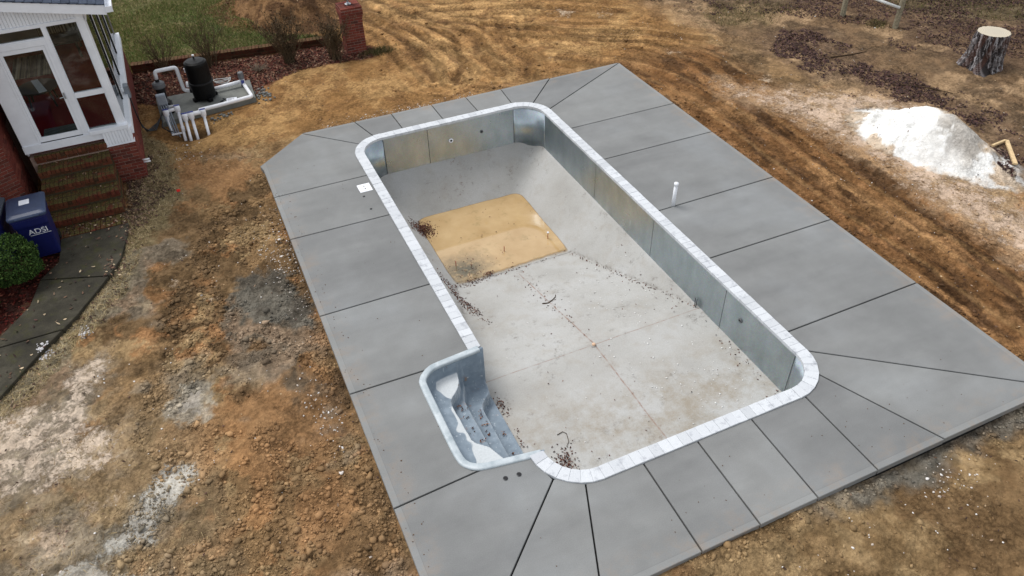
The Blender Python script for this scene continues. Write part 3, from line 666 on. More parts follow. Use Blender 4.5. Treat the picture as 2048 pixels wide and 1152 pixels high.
for (o0, i0), (o1, i1) in zip(JOINTS, JOINTS[1:]+JOINTS[:1]):
    def shift(o, i, s):
        e = (Vector(i)-Vector(o)).normalized(); nn = Vector((-e.y, e.x))*s*GAP
        return tuple(Vector(o)+nn), tuple(Vector(i)+nn)
    # slab lies ccw of joint 0 and cw of joint 1; push both joint edges inwards
    a0, b0 = shift(o0, i0, -1); a1, b1 = shift(o1, i1, 1)
    inn = inner_pts(i0, i1)
    inn = [p for p in inn if math.dist(p, i0) > .03 and math.dist(p, i1) > .03]
    poly = [a0]+outer_between(o0, o1)+[a1, b1]+inn[::-1]+[b0]
    ar = sum(p[0]*q[1]-q[0]*p[1] for p, q in zip(poly, poly[1:]+poly[:1]))
    if ar < 0: poly = poly[::-1]
    bm = bmesh.new(); prism(bm, poly, -.105, 0, .007)
    o = mesh_obj('slab', bm, 'deck', deck); o.matrix_parent_inverse = Matrix.Translation((-5.8, -10.5, .1))
def world_child(o):
    o.matrix_parent_inverse = Matrix.Translation(-o.parent.location) if o.parent.rotation_euler.z == 0 else o.parent.matrix_basis.inverted(); return o
# sub-base seen in the joints and below the edge
dk = densify(DECK, .15); cxy = np.array(dk)*.9985+np.array([5.8, 10.5])*.0015
bm = bmesh.new()
for poly_ in (dk,):
    # ring of quads from each outer point to the closest inner point
    ov = [bm.verts.new((x_, y_, -.07)) for x_, y_ in cxy]; iv = []
    Lp = np.array(LOOP)
    for x_, y_ in cxy:
        j = int(np.argmin((Lp[:, 0]-x_)**2+(Lp[:, 1]-y_)**2)); iv.append(bm.verts.new((Lp[j, 0], Lp[j, 1], -.07)))
    lo = [bm.verts.new((v.co.x, v.co.y, -.19)) for v in ov]
    n = len(ov)
    for k in range(n):
        bm.faces.new((ov[k], ov[(k+1) % n], iv[(k+1) % n], iv[k])); bm.faces.new((lo[k], lo[(k+1) % n], ov[(k+1) % n], ov[k]))
sb = mesh_obj('joint_base', bm, 'joint_fill', deck); world_child(sb)

# ---- pool: walls, floor, coping
pool = thing('swimming_pool', 'empty rectangular pool with galvanised wall panels and a white stone coping', 'pool', (5.37, 10.8, -1.0))
def wall_piece(pts, name='wall_panel', z0=-1.03, z1=-.045, th=.012):
    """pts along the wall with the pool on the left hand side of travel"""
    P = [Vector((p[0], p[1], 0)) for p in pts]; bm = bmesh.new(); rows = []
    for i, p in enumerate(P):
        t = (P[min(i+1, len(P)-1)]-P[max(i-1, 0)]).normalized(); nn = Vector((t.y, -t.x, 0))     # outward
        rows.append([bm.verts.new((p.x, p.y, z0)), bm.verts.new((p.x, p.y, z1)), bm.verts.new((p.x+nn.x*th, p.y+nn.y*th, z1)), bm.verts.new((p.x+nn.x*th, p.y+nn.y*th, z0))])
    for a, b in zip(rows, rows[1:]):
        for k in range(4): bm.faces.new((a[k], a[(k+1) % 4], b[(k+1) % 4], b[k]))
    bm.faces.new(rows[0][::-1]); bm.faces.new(rows[-1]); bmesh.ops.recalc_face_normals(bm, faces=bm.faces[:])
    o = mesh_obj(name, bm, 'galv', pool); world_child(o)
    for p_ in o.data.polygons: p_.use_smooth = len(pts) > 2 and abs(p_.normal.z) < .3
    return o
g = .006
def seg(a, b, ax):
    (x0, y0), (x1, y1) = a, b; L = math.hypot(x1-x0, y1-y0); ux, uy = (x1-x0)/L, (y1-y0)/L
    wall_piece([(x0+ux*g, y0+uy*g), (x1-ux*g, y1-uy*g)])
def arc_pts(cx, cy, r, a0, a1, n=18): return [(cx+r*math.cos(R(a0+(a1-a0)*i/n)), cy+r*math.sin(R(a0+(a1-a0)*i/n))) for i in range(n+1)]
for a, b in zip((WX0+WR, 4.9, 6.1), (4.9, 6.1, WX1-WR)): seg((a, WY0), (b, WY0), 0)
for a, b in zip((WY0+WR, 8.0, 10.44, 12.865), (8.0, 10.44, 12.865, WY1-WR)): seg((WX1, a), (WX1, b), 0)
for a, b in zip((WX1-WR, 4.77), (4.77, WX0+WR)): seg((a, WY1), (b, WY1), 0)
for a, b in zip((WY1-WR, 13.05, 10.6), (13.05, 10.6, 8.47)): seg((WX0, a), (WX0, b), 0)
for cx, cy, a0 in ((WX1-WR, WY0+WR, 270), (WX1-WR, WY1-WR, 0), (WX0+WR, WY1-WR, 90), (WX0+WR, WY0+WR, 180)):
    wall_piece(arc_pts(cx, cy, WR, a0+.5, a0+89.5), z0=-1.28)
# dark backing behind the panel seams
bk = rrect(WX0-.016, WX1+.016, WY0-.016, WY1+.016, WR+.016); bk = [(WX0-.016, 6.1)] + bk[1:] + [(WX0-.016, 8.5)]
bm = bmesh.new(); lo = [bm.verts.new((*p, -1.2)) for p in bk]; hi = [bm.verts.new((*p, -.05)) for p in bk]
for k in range(len(bk)-1): bm.faces.new((lo[k+1], lo[k], hi[k], hi[k+1]))
world_child(mesh_obj('wall_backing', bm, 'joint_fill', pool))
# floor with its hopper
fx = np.arange(WX0-.06, WX1+.075, .035); fy = np.arange(WY0-.06, WY1+.075, .035); FX, FY = np.meshgrid(fx, fy, indexing='ij')
def smax(a, b, k=.07): h = np.clip(.5+.5*(a-b)/k, 0, 1); return b*(1-h)+a*h+k*h*(1-h)
HB = -2.0
def floor_z(x, y):
    fr = -1.0-(y-8.67)*(.85/3.53)
    sd_ = smax(-1.0-(WX1-x)*.98, -1.0-(x-WX0)*.98, .05); bk_ = -1.0-(WY1-y)*.92
    z = smax(fr, smax(sd_, bk_, .25), .05); z = smax(z, np.full_like(x, HB), .12)
    z = np.minimum(z, -1.0); return z + (.012+.03*np.clip(-1.3-z, 0, .5)*2)*(fbm(x, y, 1.6, 4, 51)-.5)
FZ = floor_z(FX, FY); I2 = np.arange(FX.size).reshape(FX.shape)
fq = np.stack([I2[:-1, :-1].ravel(), I2[1:, :-1].ravel(), I2[1:, 1:].ravel(), I2[:-1, 1:].ravel()], 1)
fl0 = world_child(np_mesh('floor', np.stack([FX, FY, FZ], -1).reshape(-1, 3), fq, 'pool_floor', pool, True))
_fr = -1.0-(FY-8.67)*(.85/3.53); _sd = np.maximum(-1.0-(WX1-FX)*.98, -1.0-(FX-WX0)*.98)
_cr = np.exp(-(np.abs(_fr-_sd)/.022)**1.0)*(FY > 8.6)*(FY < 12.35)*(FZ > HB+.12)+np.exp(-np.abs(FY-12.28)/.03)*(np.abs(FX-5.37) < 1.4)*.8
at_ = fl0.data.attributes.new('crease', 'FLOAT', 'POINT'); at_.data.foreach_set('value', _cr.astype(np.float32).ravel())
# coping stones
coping = bpy.data.objects.new('coping', None); coping.empty_display_size = .1; link(coping, pool)
SW = .165
def stone_mesh(w_in, w_out, depth=CW, h=.062):
    bm = bmesh.new(); j = .0013
    pts = [(-w_in/2+j, 0), (w_in/2-j, 0), (w_out/2-j, depth), (-w_out/2+j, depth)]
    v0 = [bm.verts.new((*p, -h)) for p in pts]; v1 = [bm.verts.new((*p, 0)) for p in pts]
    fs = [bm.faces.new(v0[::-1]), bm.faces.new(v1)]+[bm.faces.new((v0[k], v0[(k+1) % 4], v1[(k+1) % 4], v1[k])) for k in range(4)]
    bmesh.ops.bevel(bm, geom=[e for e in bm.edges if all(v.co.z > -.001 for v in e.verts)], offset=.0035, segments=1, affect='EDGES')
    me = bpy.data.meshes.new('coping_stone'); bm.to_mesh(me); bm.free(); me.materials.append(M['coping']); return me
ST = {}
def stone(x, y, ang, wi, wo):
    """x, y at the inner edge; ang points outwards"""
    key = (round(wi, 4), round(wo, 4))
    if key not in ST: ST[key] = stone_mesh(wi, wo)
    o = bpy.data.objects.new('coping_stone', ST[key]); link(o, coping)
    o.location = (x-5.37, y-10.8, 1.0+.026+random.uniform(-.003, .003)); o.rotation_euler = (random.gauss(0, .008), random.gauss(0, .008), ang-math.pi/2+random.gauss(0, .006))
IX0, IX1, IY0, IY1, IR = CX0+CW, CX1-CW, CY0+CW, CY1-CW, CR-CW
def run(a, b, ang):
    L = math.dist(a, b); n = round(L/SW); wd = L/n
    for k in range(n):
        t = (k+.5)/n; stone(a[0]+(b[0]-a[0])*t, a[1]+(b[1]-a[1])*t, ang, wd, wd)
run((IX0+IR, IY0), (IX1-IR, IY0), -math.pi/2); run((IX1, IY0+IR), (IX1, IY1-IR), 0); run((IX0+IR, IY1), (IX1-IR, IY1), math.pi/2); run((IX0, 8.53), (IX0, IY1-IR), math.pi)
for cx, cy, a0 in ((IX1-IR, IY0+IR, 270), (IX1-IR, IY1-IR, 0), (IX0+IR, IY1-IR, 90), (IX0+IR, IY0+IR, 180)):
    n = 7
    for k in range(n):
        a = R(a0+90*(k+.5)/n)
        stone(cx+IR*math.cos(a), cy+IR*math.sin(a), a, 2*IR*math.tan(math.pi/4/n), 2*CR*math.tan(math.pi/4/n))
bm = bmesh.new()   # mortar bed below the stones
oo = rrect(CX0+.01, CX1-.01, CY0+.01, CY1-.01, CR-.01); oo = [(CX0+.01, 6.13)]+oo[1:]+[(CX0+.01, 8.54)]
ii = rrect(IX0-.012, IX1+.012, IY0-.012, IY1+.012, IR+.012); ii = [(IX0-.012, 6.13)]+ii[1:]+[(IX0-.012, 8.54)]
rg = [[bm.verts.new((*p, z_)) for p in q] for q, z_ in ((ii, -.05), (ii, .016), (oo, .016), (oo, -.05))]
for a, b in ((0, 1), (1, 2), (2, 3), (3, 0)):
    for k in range(len(oo)-1): bm.faces.new((rg[a][k], rg[a][k+1], rg[b][k+1], rg[b][k]))
plain('coping_mortar', (196, 198, 200), .95, .2, 24, .1)
world_child(mesh_obj('coping_bed', bm, 'coping_mortar', pool))
# return inlets and a light niche ring on the walls
def inlet(x, z, wall, mat, r=.055, lab=None):
    bm = bmesh.new(); lathe(bm, [(r, 0), (r, .012), (r*.8, .02), (r*.55, .02), (r*.45, .008)], 0, 0, 20)
    o = mesh_obj('return_inlet', bm, mat, pool)
    if wall == 'far': o.matrix_basis = Matrix.Translation((x-5.37, WY1-.001-10.8, z+1.0)) @ Matrix.Rotation(R(90), 4, 'X')
    else: o.matrix_basis = Matrix.Translation((WX1-.001-5.37, x-10.8, z+1.0)) @ Matrix.Rotation(R(-90), 4, 'Y')
    bm = bmesh.new(); lathe(bm, [(r*.42, .004), (r*.42, .0125), (r*.2, .014)], 0, 0, 14)
    q = mesh_obj('inlet_eyeball', bm, 'dark_rubber', o)
inlet(5.363, -.495, 'far', 'white_pvc', .06); inlet(6.195, -.448, 'far', 'grey_plastic', .045); inlet(7.508, -.407, 'right', 'grey_plastic', .05)

# ---- moulded entry steps
steps = thing('pool_steps', 'grey moulded fibreglass entry steps with a rounded pale rim beside the pool', 'pool steps', (2.5, 7.3, -1.0))
hx = np.arange(1.84, 3.085, .0125); hy = np.arange(6.08, 8.60, .0175); SX, SY = np.meshgrid(hx, hy, indexing='ij')
OUTL = [(3.3, 8.50), (2.86, 8.475), (2.26, 8.42), (2.13, 8.38), (2.03, 8.31), (1.96, 8.22), (1.93, 8.08), (1.925, 7.4), (1.925, 6.74), (1.94, 6.53), (1.975, 6.44), (2.03, 6.37), (2.11, 6.315), (2.27, 6.275), (2.9, 6.18), (3.3, 6.15)]
def edge(ys, xs): return np.interp(SY, ys, xs)
e1 = edge([6.2, 6.50, 6.66, 6.76, 6.84, 6.92, 7.0, 7.3, 7.7, 7.84, 7.92, 8.0, 8.08, 8.2, 8.5], [2.62, 2.56, 2.50, 2.46, 2.38, 2.30, 2.265, 2.255, 2.24, 2.25, 2.31, 2.40, 2.47, 2.53, 2.60])
e2 = edge([6.2, 6.45, 6.62, 7.0, 7.6, 7.95, 8.08, 8.2, 8.28, 8.5], [2.74, 2.70, 2.56, 2.525, 2.52, 2.52, 2.55, 2.60, 2.64, 2.66])
e3 = edge([6.2, 6.5, 6.7, 7.45, 7.85, 7.96, 8.05, 8.13, 8.3, 8.5], [2.86, 2.83, 2.79, 2.79, 2.79, 2.83, 2.93, 3.03, 3.06, 3.06])
rs = .009
SZ = -.27 - .23*sst(-rs, rs, SX-e1) - .23*sst(-rs, rs, SX-e2) - .22*sst(-rs, rs, SX-e3)
sdv = -sdpoly(SX, SY, OUTL); wallm = sst(.005, .06, sdv)
cove = .05*np.exp(-np.clip(sdv-.05, 0, 1)/.04)
SZ = (SZ+cove)*wallm + .012*(1-wallm)
SZ = np.minimum(SZ, .012)
I3 = np.arange(SX.size).reshape(SX.shape); sq = np.stack([I3[:-1, :-1].ravel(), I3[1:, :-1].ravel(), I3[1:, 1:].ravel(), I3[:-1, 1:].ravel()], 1)
inside = (sdpoly((SX[:-1, :-1]+SX[1:, 1:])/2, (SY[:-1, :-1]+SY[1:, 1:])/2, [(p[0]*1.0-(.03 if p[0] < 2.2 else 0), p[1]+(.03 if p[1] > 7.3 else -.03)) for p in OUTL]) < 0).ravel()
wear = np.maximum.reduce([np.exp(-np.clip(ek-SX, 0, 9)/.016)*(SX < ek+.004) for ek in (e1, e2, e3)])*sst(.05, .12, sdv)
tr0 = world_child(np_mesh('tread', np.stack([SX, SY, SZ], -1).reshape(-1, 3), sq[inside], 'fibreglass', steps, True))
at_ = tr0.data.attributes.new('wear', 'FLOAT', 'POINT'); at_.data.foreach_set('value', wear.astype(np.float32).ravel())
cpath = [(3.01, 8.515), (2.86, 8.50), (2.26, 8.45), (2.11, 8.41), (2.01, 8.34), (1.93, 8.24), (1.90, 8.09), (1.895, 7.4), (1.895, 6.73), (1.912, 6.51), (1.95, 6.41), (2.02, 6.335), (2.11, 6.285), (2.26, 6.245), (2.88, 6.15), (3.02, 6.13)]
cpath = smooth_path(cpath, 4); bm = bmesh.new(); rings = []
prof = [(-.060, -.03), (-.060, .012), (-.052, .024), (-.04, .029), (.036, .029), (.048, .024), (.056, .010), (.056, -.03)]
for i, p in enumerate(cpath):
    a = Vector(cpath[max(0, i-1)]); b = Vector(cpath[min(len(cpath)-1, i+1)]); t = (b-a).normalized(); nn = Vector((t.y, -t.x))
    rings.append([bm.verts.new((p[0]+nn.x*u, p[1]+nn.y*u, v)) for u, v in prof])
for a, b in zip(rings, rings[1:]):
    for k in range(len(prof)): bm.faces.new((a[k], a[(k+1) % len(prof)], b[(k+1) % len(prof)], b[k]))
bm.faces.new(rings[0]); bm.faces.new(rings[-1][::-1]); bmesh.ops.recalc_face_normals(bm, faces=bm.faces[:])
world_child(mesh_obj('rim', bm, 'rim', steps, True))

# ---- muddy water in the hopper
WZ = -1.875
qx, qy = np.meshgrid(np.arange(WX0+.6, WX1-.6, .04), np.arange(11.8, 15.5, .04), indexing='ij'); I5 = np.arange(qx.size).reshape(qx.shape)
wat = np_mesh('water', np.stack([qx, qy, np.full(qx.shape, WZ)], -1).reshape(-1, 3), np.stack([I5[:-1, :-1].ravel(), I5[1:, :-1].ravel(), I5[1:, 1:].ravel(), I5[:-1, 1:].ravel()], 1), 'water', None, True)
at_ = wat.data.attributes.new('depth', 'FLOAT', 'POINT'); at_.data.foreach_set('value', np.clip(WZ-floor_z(qx, qy), 0, 1).astype(np.float32).ravel()); tag(wat, 'shallow puddle of muddy tan water at the bottom of the pool', kind='structure')

# ---- deck fittings
sk = thing('skimmer_lid', 'square white skimmer cover set into the deck by the deep end', 'skimmer lid', (2.655, 14.165, 0))
bm = bmesh.new(); box(bm, -.14, .14, -.16, .16, -.02, .006, .004); mesh_obj('plate', bm, 'white_pvc', sk)
for yy in (-.05, .06):
    lathe_obj('finger_hole', [(.016, .004), (.016, .0085), (.006, .0085)], .0, yy, 'dark_rubber', sk, 14)
def deck_cup(x, y, r, label, group):
    t = thing('deck_socket', label, 'socket', (x, y, 0), 0, group)
    lathe_obj('collar', [(r*1.35, -.01), (r*1.35, .005), (r*1.05, .007)], 0, 0, 'metal_dark', t, 18); lathe_obj('hole', [(r, .004), (r, .0085), (r*.3, .0085)], 0, 0, 'dark_rubber', t, 16)
deck_cup(2.368, 5.95, .028, 'dark handrail socket hole in the slab, farther one from the pool edge below the steps', 'rail sockets'); deck_cup(2.569, 5.93, .028, 'dark handrail socket hole in the slab, nearer one to the pool edge below the steps', 'rail sockets')
deck_cup(2.546, 13.839, .02, 'small dark anchor cap in the deck just below the skimmer cover', 'deck anchors'); deck_cup(2.548, 13.313, .02, 'small dark anchor cap in the deck, the one farther from the skimmer cover', 'deck anchors')
pp = thing('standpipe', 'white plastic standpipe rising from the deck on the right', 'pipe', (8.27, 10.64, 0), 0)
tube_obj('pipe', [(0, 0, -.05), (.004, 0, .25), (.012, 0, .50)], .040, 'white_pvc', pp, 14); tube_obj('cap', [(.012, 0, .49), (.013, 0, .545)], .048, 'white_pvc', pp, 14)
# ---- bits in the pool
dc = thing('drain_cap', 'small copper coloured cap where two string lines cross on the pool floor', 'cap', (5.313, 8.6, float(floor_z(np.array([5.313]), np.array([8.6]))[0])))
lathe_obj('base', [(.05, -.01), (.05, .012), (.036, .018)], 0, 0, 'pool_floor', dc, 16); lathe_obj('knob', [(.034, .016), (.036, .04), (.026, .052), (.008, .055)], 0, 0, 'copper_cap', dc, 16)
for i, (x, y, h, lb) in enumerate(((6.55, 13.0, .17, 'rusty pin with a white cap standing in the right half of the muddy water'), (5.41, 13.0, .14, 'thin rusty pin standing in the middle of the muddy water'), (4.19, 12.98, .14, 'thin rusty pin standing in the dark algae at the left of the water'))):
    t = thing('marker_pin', lb, 'pin', (x, y, WZ), 0, 'pins in the puddle')
    tube_obj('rod', [(0, 0, -.13), (.005, 0, h)], .0095, 'rust_pin', t, 8)
    if i == 0: lathe_obj('cap', [(.024, h-.01), (.026, h+.015), (.01, h+.022)], .005, 0, 'white_pvc', t, 12)
t = thing('rebar_rods', 'two short dark rods leaning against the base of the right pool wall', 'rods', (7.62, 8.66, -1.0))
tube_obj('rod', [(0, 0, 0), (.035, .04, .17)], .008, 'metal_dark', t, 8); tube_obj('rod', [(.01, .05, 0), (.04, .10, .16)], .008, 'metal_dark', t, 8)
def stick(pts, r, label, mat='twig', name='stick'):
    pts = smooth_path([p[:2] for p in pts], 3) if False else pts
    o = tube_obj(name, pts, [r*(1-.5*i/(len(pts)-1)) for i in range(len(pts))], mat, None, 7); return tag(o, label, 'stick')
def fz(x, y, dz=.012): return (x, y, float(floor_z(np.array([x]), np.array([y]))[0])+dz)
stick([fz(5.18, 10.5), fz(5.30, 10.46), fz(5.42, 10.52), fz(5.53, 10.60), fz(5.58, 10.68)], .013, 'curved dark stick lying on the pool slope')
stick([fz(3.75, 7.02), fz(3.86, 7.04), fz(3.90, 6.98), fz(3.86, 6.82), fz(3.80, 6.76)], .007, 'thin bent twig on the pool floor in front of the steps')
def gz(x, y, dz=.012): return (x, y, float(soil_height(np.array([float(x)]), np.array([float(y)]))[0])+dz)
stick([gz(16.3, 14.9, .03), gz(16.9, 14.75, .03), gz(17.4, 14.7, .03)], .022, 'pale bare branch lying on the brown ground uphill of the white sand heap')
stick([gz(16.75, 12.8, .02), gz(17.2, 12.3, .03), gz(17.5, 11.8, .02)], .018, 'thin dark branch lying between the white sand heap and the tree stump')
def board(a, b, wd, hd, label):
    a = Vector(gz(*a, .03)); b = Vector(gz(*b, .04)); t = (b-a).normalized(); s_ = t.cross(Vector((0, 0, 1))).normalized(); u_ = s_.cross(t)
    bm = bmesh.new(); box(bm, -wd/2, wd/2, 0, (b-a).length, 0, hd, .004); o = mesh_obj('wood_offcut', bm, 'lumber')
    o.matrix_basis = Matrix(((s_.x, t.x, u_.x, a.x), (s_.y, t.y, u_.y, a.y), (s_.z, t.z, u_.z, a.z), (0, 0, 0, 1))); return tag(o, label, 'board', 'offcuts by the sand heap')
board((16.02, 9.42), (16.55, 9.50), .05, .05, 'shorter pale timber offcut beside the sand heap'); board((16.60, 9.50), (15.87, 8.68), .09, .045, 'longer pale timber offcut beside the sand heap, pointing at the camera')

# ------------------------------------------------------------------ bricks
def brick_mesh(L=.2, D=.09, Hh=.062):
    bm = bmesh.new(); box(bm, -L/2, L/2, -D/2, D/2, -Hh/2, Hh/2, .004); me = bpy.data.meshes.new('brick'); bm.to_mesh(me); bm.free(); me.materials.append(M['brick']); me.materials[0] = M['brick']; return me
BRK = {}
def get_brick(mat, L, D, Hh):
    k = (mat, L, D, Hh)
    if k not in BRK:
        me = brick_mesh(L, D, Hh); me.materials[0] = M[mat]; BRK[k] = me
    return BRK[k]
def put(parent, me, mw, name='brick'):
    o = bpy.data.objects.new(name, me); link(o, parent); o.matrix_basis = mw; return o
def brick_face(parent, o, u, n, L, z0, z1, mat='brick', first=0):
    """running bond on a vertical face; o = (x, y) at the left end, u along the face, n outward; bricks stand 6 mm proud of the core"""
    u = Vector((*u, 0)).normalized(); n = Vector((*n, 0)).normalized(); CH = .0735; nc = int(round((z1-z0)/CH)); CH = (z1-z0)/nc
    me = get_brick(mat, .2, .09, .0625); k = 0
    for c in range(nc):
        x = -.105 if c % 2 else 0.
        while x < L-.03:
            a, b = max(x, 0), min(x+.2, L)
            if b-a > .03:
                p = Vector((o[0], o[1], z0+CH*(c+.5)))+u*((a+b)/2)-n*(.045-random.uniform(.004, .009))
                mw = Matrix(((u.x, -n.x, 0, p.x), (u.y, -n.y, 0, p.y), (0, 0, 1, p.z), (0, 0, 0, 1))) @ Matrix.Diagonal(((b-a)/.2, 1, CH/.0735, 1))
                put(parent, me, mw); k += 1
            x += .21
    return k
def brick_mass(name, parent, o, u, n, L, z0, z1, mat='brick'):
    """the same bond joined into one part"""
    u = Vector((*u, 0)).normalized(); n = Vector((*n, 0)).normalized(); CH = .0735; nc = int(round((z1-z0)/CH)); bm = bmesh.new()
    for c in range(nc):
        x = -.105 if c % 2 else 0.
        while x < L-.03:
            a, b = max(x, 0), min(x+.2, L); q = [Vector((o[0], o[1], 0))+u*t_+n*s_ for t_, s_ in ((a, -.03), (b, -.03), (b, .006), (a, .006))]
            v = [bm.verts.new((p.x, p.y, z0+CH*c+.005)) for p in q]+[bm.verts.new((p.x, p.y, z0+CH*(c+1)-.005)) for p in q]
            for f in ((4, 5, 6, 7), (0, 1, 5, 4), (1, 2, 6, 5), (2, 3, 7, 6), (3, 0, 4, 7)): bm.faces.new([v[i] for i in f])
            x += .21
    bmesh.ops.recalc_face_normals(bm, faces=bm.faces[:]); ob = mesh_obj(name, bm, mat, parent); ob['kind'] = 'stuff'; return ob

# ------------------------------------------------------------------ house with its glazed porch
house = thing('house', 'red brick house with a white trimmed glazed porch and shingled roof', 'house', (0, 0, 0))
FYP = 17.05; FL = 1.12
def hb(name, x0, x1, y0, y1, z0, z1, mat='white_trim', parent=house, bev=.004): return box_obj(name, x0, x1, y0, y1, z0, z1, mat, parent, bev)
# brick plinth under the porch: core and bricks
hb('plinth_core', -3.7, -1.655, 16.955, 23.0, -.3, .93, 'mortar', house, 0)
brick_face(house, (-2.2, 16.95), (1, 0), (0, -1), .55, -.12, .93, 'brick')
brick_face(house, (-1.65, 16.95), (0, 1), (1, 0), 1.26, -.12, .93, 'brick')
brick_mass('brick_courses', house, (-1.65, 18.22), (0, 1), (1, 0), 4.75, -.12, .93)
# angled brick wing at the left
wa = Vector((-.866, -.5)); B0 = Vector((-3.95, 16.4)); WH = 3.4
bm = bmesh.new(); ins = .005
pl = [B0+Vector((-.006, .004)), Vector((-3.956, 18.2)), Vector((-8.5, 18.2)), B0+wa*4.2+Vector((-.0, .006))]
prism(bm, [tuple(p) for p in pl], -.3, WH, 0); mesh_obj('wing_core', bm, 'mortar', house)
brick_face(house, tuple(B0+wa*1.05), tuple(-wa), (.5, -.866), 1.05, -.1, 1.52, 'brick')
brick_face(house, tuple(B0), (0, 1), (1, 0), 1.05, -.1, 1.52, 'brick')
brick_mass('brick_courses', house, tuple(B0+wa*1.05), tuple(-wa), (.5, -.866), 1.05, 1.525, WH); brick_mass('brick_courses', house, tuple(B0+wa*4.2), tuple(-wa), (.5, -.866), 3.14, -.1, WH)
brick_mass('brick_courses', house, tuple(B0), (0, 1), (1, 0), 1.6, 1.525, WH)
bm = bmesh.new(); prism(bm, [tuple(B0+wa*4.6+Vector((.15, -.4))), tuple(B0+Vector((.12, -.42))), (-3.5, 18.2), (-8.6, 18.2)], WH, WH+.14, 0); mesh_obj('wing_roof', bm, 'shingle', house)
# floor, inner walls, ceiling
hb('porch_floor', -3.70, -1.76, 17.12, 22.85, FL-.18, FL, 'carpet_red', house, 0); hb('porch_floor', -6.5, -3.701, 18.31, 22.85, FL-.18, FL, 'carpet_red', house, 0); hb('side_board', -3.745, -3.702, 17.125, 18.30, .9, 3.6)
hb('back_wall', -6.5, -1.70, 22.86, 22.98, .93, 3.7, 'interior_wall', house, 0); hb('inner_wall', -6.6, -6.5, 17.12, 22.9, .9, 4.6, 'interior_wall', house, 0)
hb('front_inner_wall', -6.5, -3.76, 18.21, 18.3, .9, 4.4, 'interior_wall', house, 0)
# front: trim boards
yf = FYP-.05
hb('corner_board', -3.74, -3.425, yf, FYP+.07, 1.19, 3.60); hb('sill_board', -3.745, -2.2, yf-.03, FYP+.06, 1.02, 1.19)
hb('door_frame', -3.425, -3.385, yf-.006, FYP+.05, 1.19, 3.17); hb('door_frame', -2.56, -2.50, yf-.006, FYP+.05, 1.19, 3.17); hb('door_frame', -3.425, -2.50, yf-.008, FYP+.05, 3.17, 3.29)
hb('mullion', -2.50, -2.43, yf-.012, FYP+.07, 1.19, 3.55); hb('corner_post', -1.835, -1.70, yf-.010, FYP+.09, 1.10, 3.66); hb('head_board', -3.74, -1.70, yf-.014, FYP+.07, 3.51, 3.58)
hb('window_sill', -2.43, -1.66, yf-.10, FYP+.06, 1.18, 1.262)
# panelling below the corner window
for k in range(9): hb('panel_board', -2.205+k*.0625, -2.205+k*.0625+.058, yf-.085, FYP+.04, .87, 1.172, 'white_trim', house, .006)
hb('panel_cap', -2.21, -1.63, yf-.09, FYP+.04, .835, .868)
# beadboard gable
RK = lambda x: 3.72+(-1.30-x)*.205
for k in range(34):
    x0 = -1.74-(k+1)*.06; zt = RK(x0+.03)-.03
    if zt > 3.60: hb('gable_board', x0, x0+.056, yf+.004, FYP+.05, 3.581, zt+.06, 'white_trim', house, .005)
def pane(name, parent, x0, x1, y, z0, z1, axis_='x'):
    bm = bmesh.new(); box(bm, x0, x1, y-.003, y+.003, z0, z1) if axis_ == 'x' else box(bm, y-.003, y+.003, x0, x1, z0, z1); return mesh_obj(name, bm, 'glass', parent)
door = hb('door', -3.382, -3.325, yf+.004, FYP+.0, 1.205, 3.165)      # left stile carries the rest of the leaf
for nm, a in (('stile', (-2.62, -2.563, 1.205, 3.165)), ('rail', (-3.3245, -2.6205, 1.205, 1.31)), ('rail', (-3.3245, -2.6205, 3.08, 3.165))):
    hb(nm, a[0], a[1], yf+.005, FYP-.001, a[2], a[3], 'white_trim', door)
pane('door_glass', door, -3.325, -2.62, FYP-.02, 1.31, 3.08)
hb('kick_strip', -3.38, -2.565, yf-.002, FYP-.002, 1.191, 1.204, 'metal_dark', door, 0)
bm = bmesh.new(); box(bm, -2.605, -2.575, yf-.012, yf+.003, 2.03, 2.17, .004); tube(bm, [(-2.59, yf-.01, 2.10), (-2.59, yf-.06, 2.10), (-2.68, yf-.065, 2.09)], .011, 8); mesh_obj('handle', bm, 'steel', door)
win = hb('window', -2.43, -2.405, yf+.006, FYP+.03, 1.262, 3.51); hb('frame', -1.86, -1.836, yf+.006, FYP+.03, 1.262, 3.51, 'white_trim', win); hb('cross_bar', -2.404, -1.861, yf+.002, FYP+.03, 1.995, 2.105, 'white_trim', win)
pane('window_pane', win, -2.404, -1.861, FYP-.015, 1.263, 1.994); pane('window_pane', win, -2.404, -1.861, FYP-.015, 2.106, 3.509)
tr_ = hb('transom', -3.424, -2.503, yf+.002, FYP+.03, 3.291, 3.315); pane('window_pane', tr_, -3.42, -2.503, FYP-.015, 3.316, 3.509)
# right side: sill, posts, long windows
xs_ = -1.70
hb('side_sill', xs_-.08, -1.60, 17.10, 22.95, .95, 1.13, 'white_trim'); hb('side_head', xs_-.08, xs_+.02, 17.15, 22.95, 3.45, 3.66, 'white_trim')
for k in range(4):
    ya = 17.15+k*1.44; sw = hb('side_window', xs_-.05, xs_+.01, ya, ya+.04, 1.131, 3.449, 'white_trim'); hb('frame', xs_-.04, xs_+.004, ya+1.40, ya+1.438, 1.131, 3.449, 'metal_dark', sw)
    pane('window_pane', sw, ya+.041, ya+1.399, xs_-.02, 1.131, 3.449, 'y')
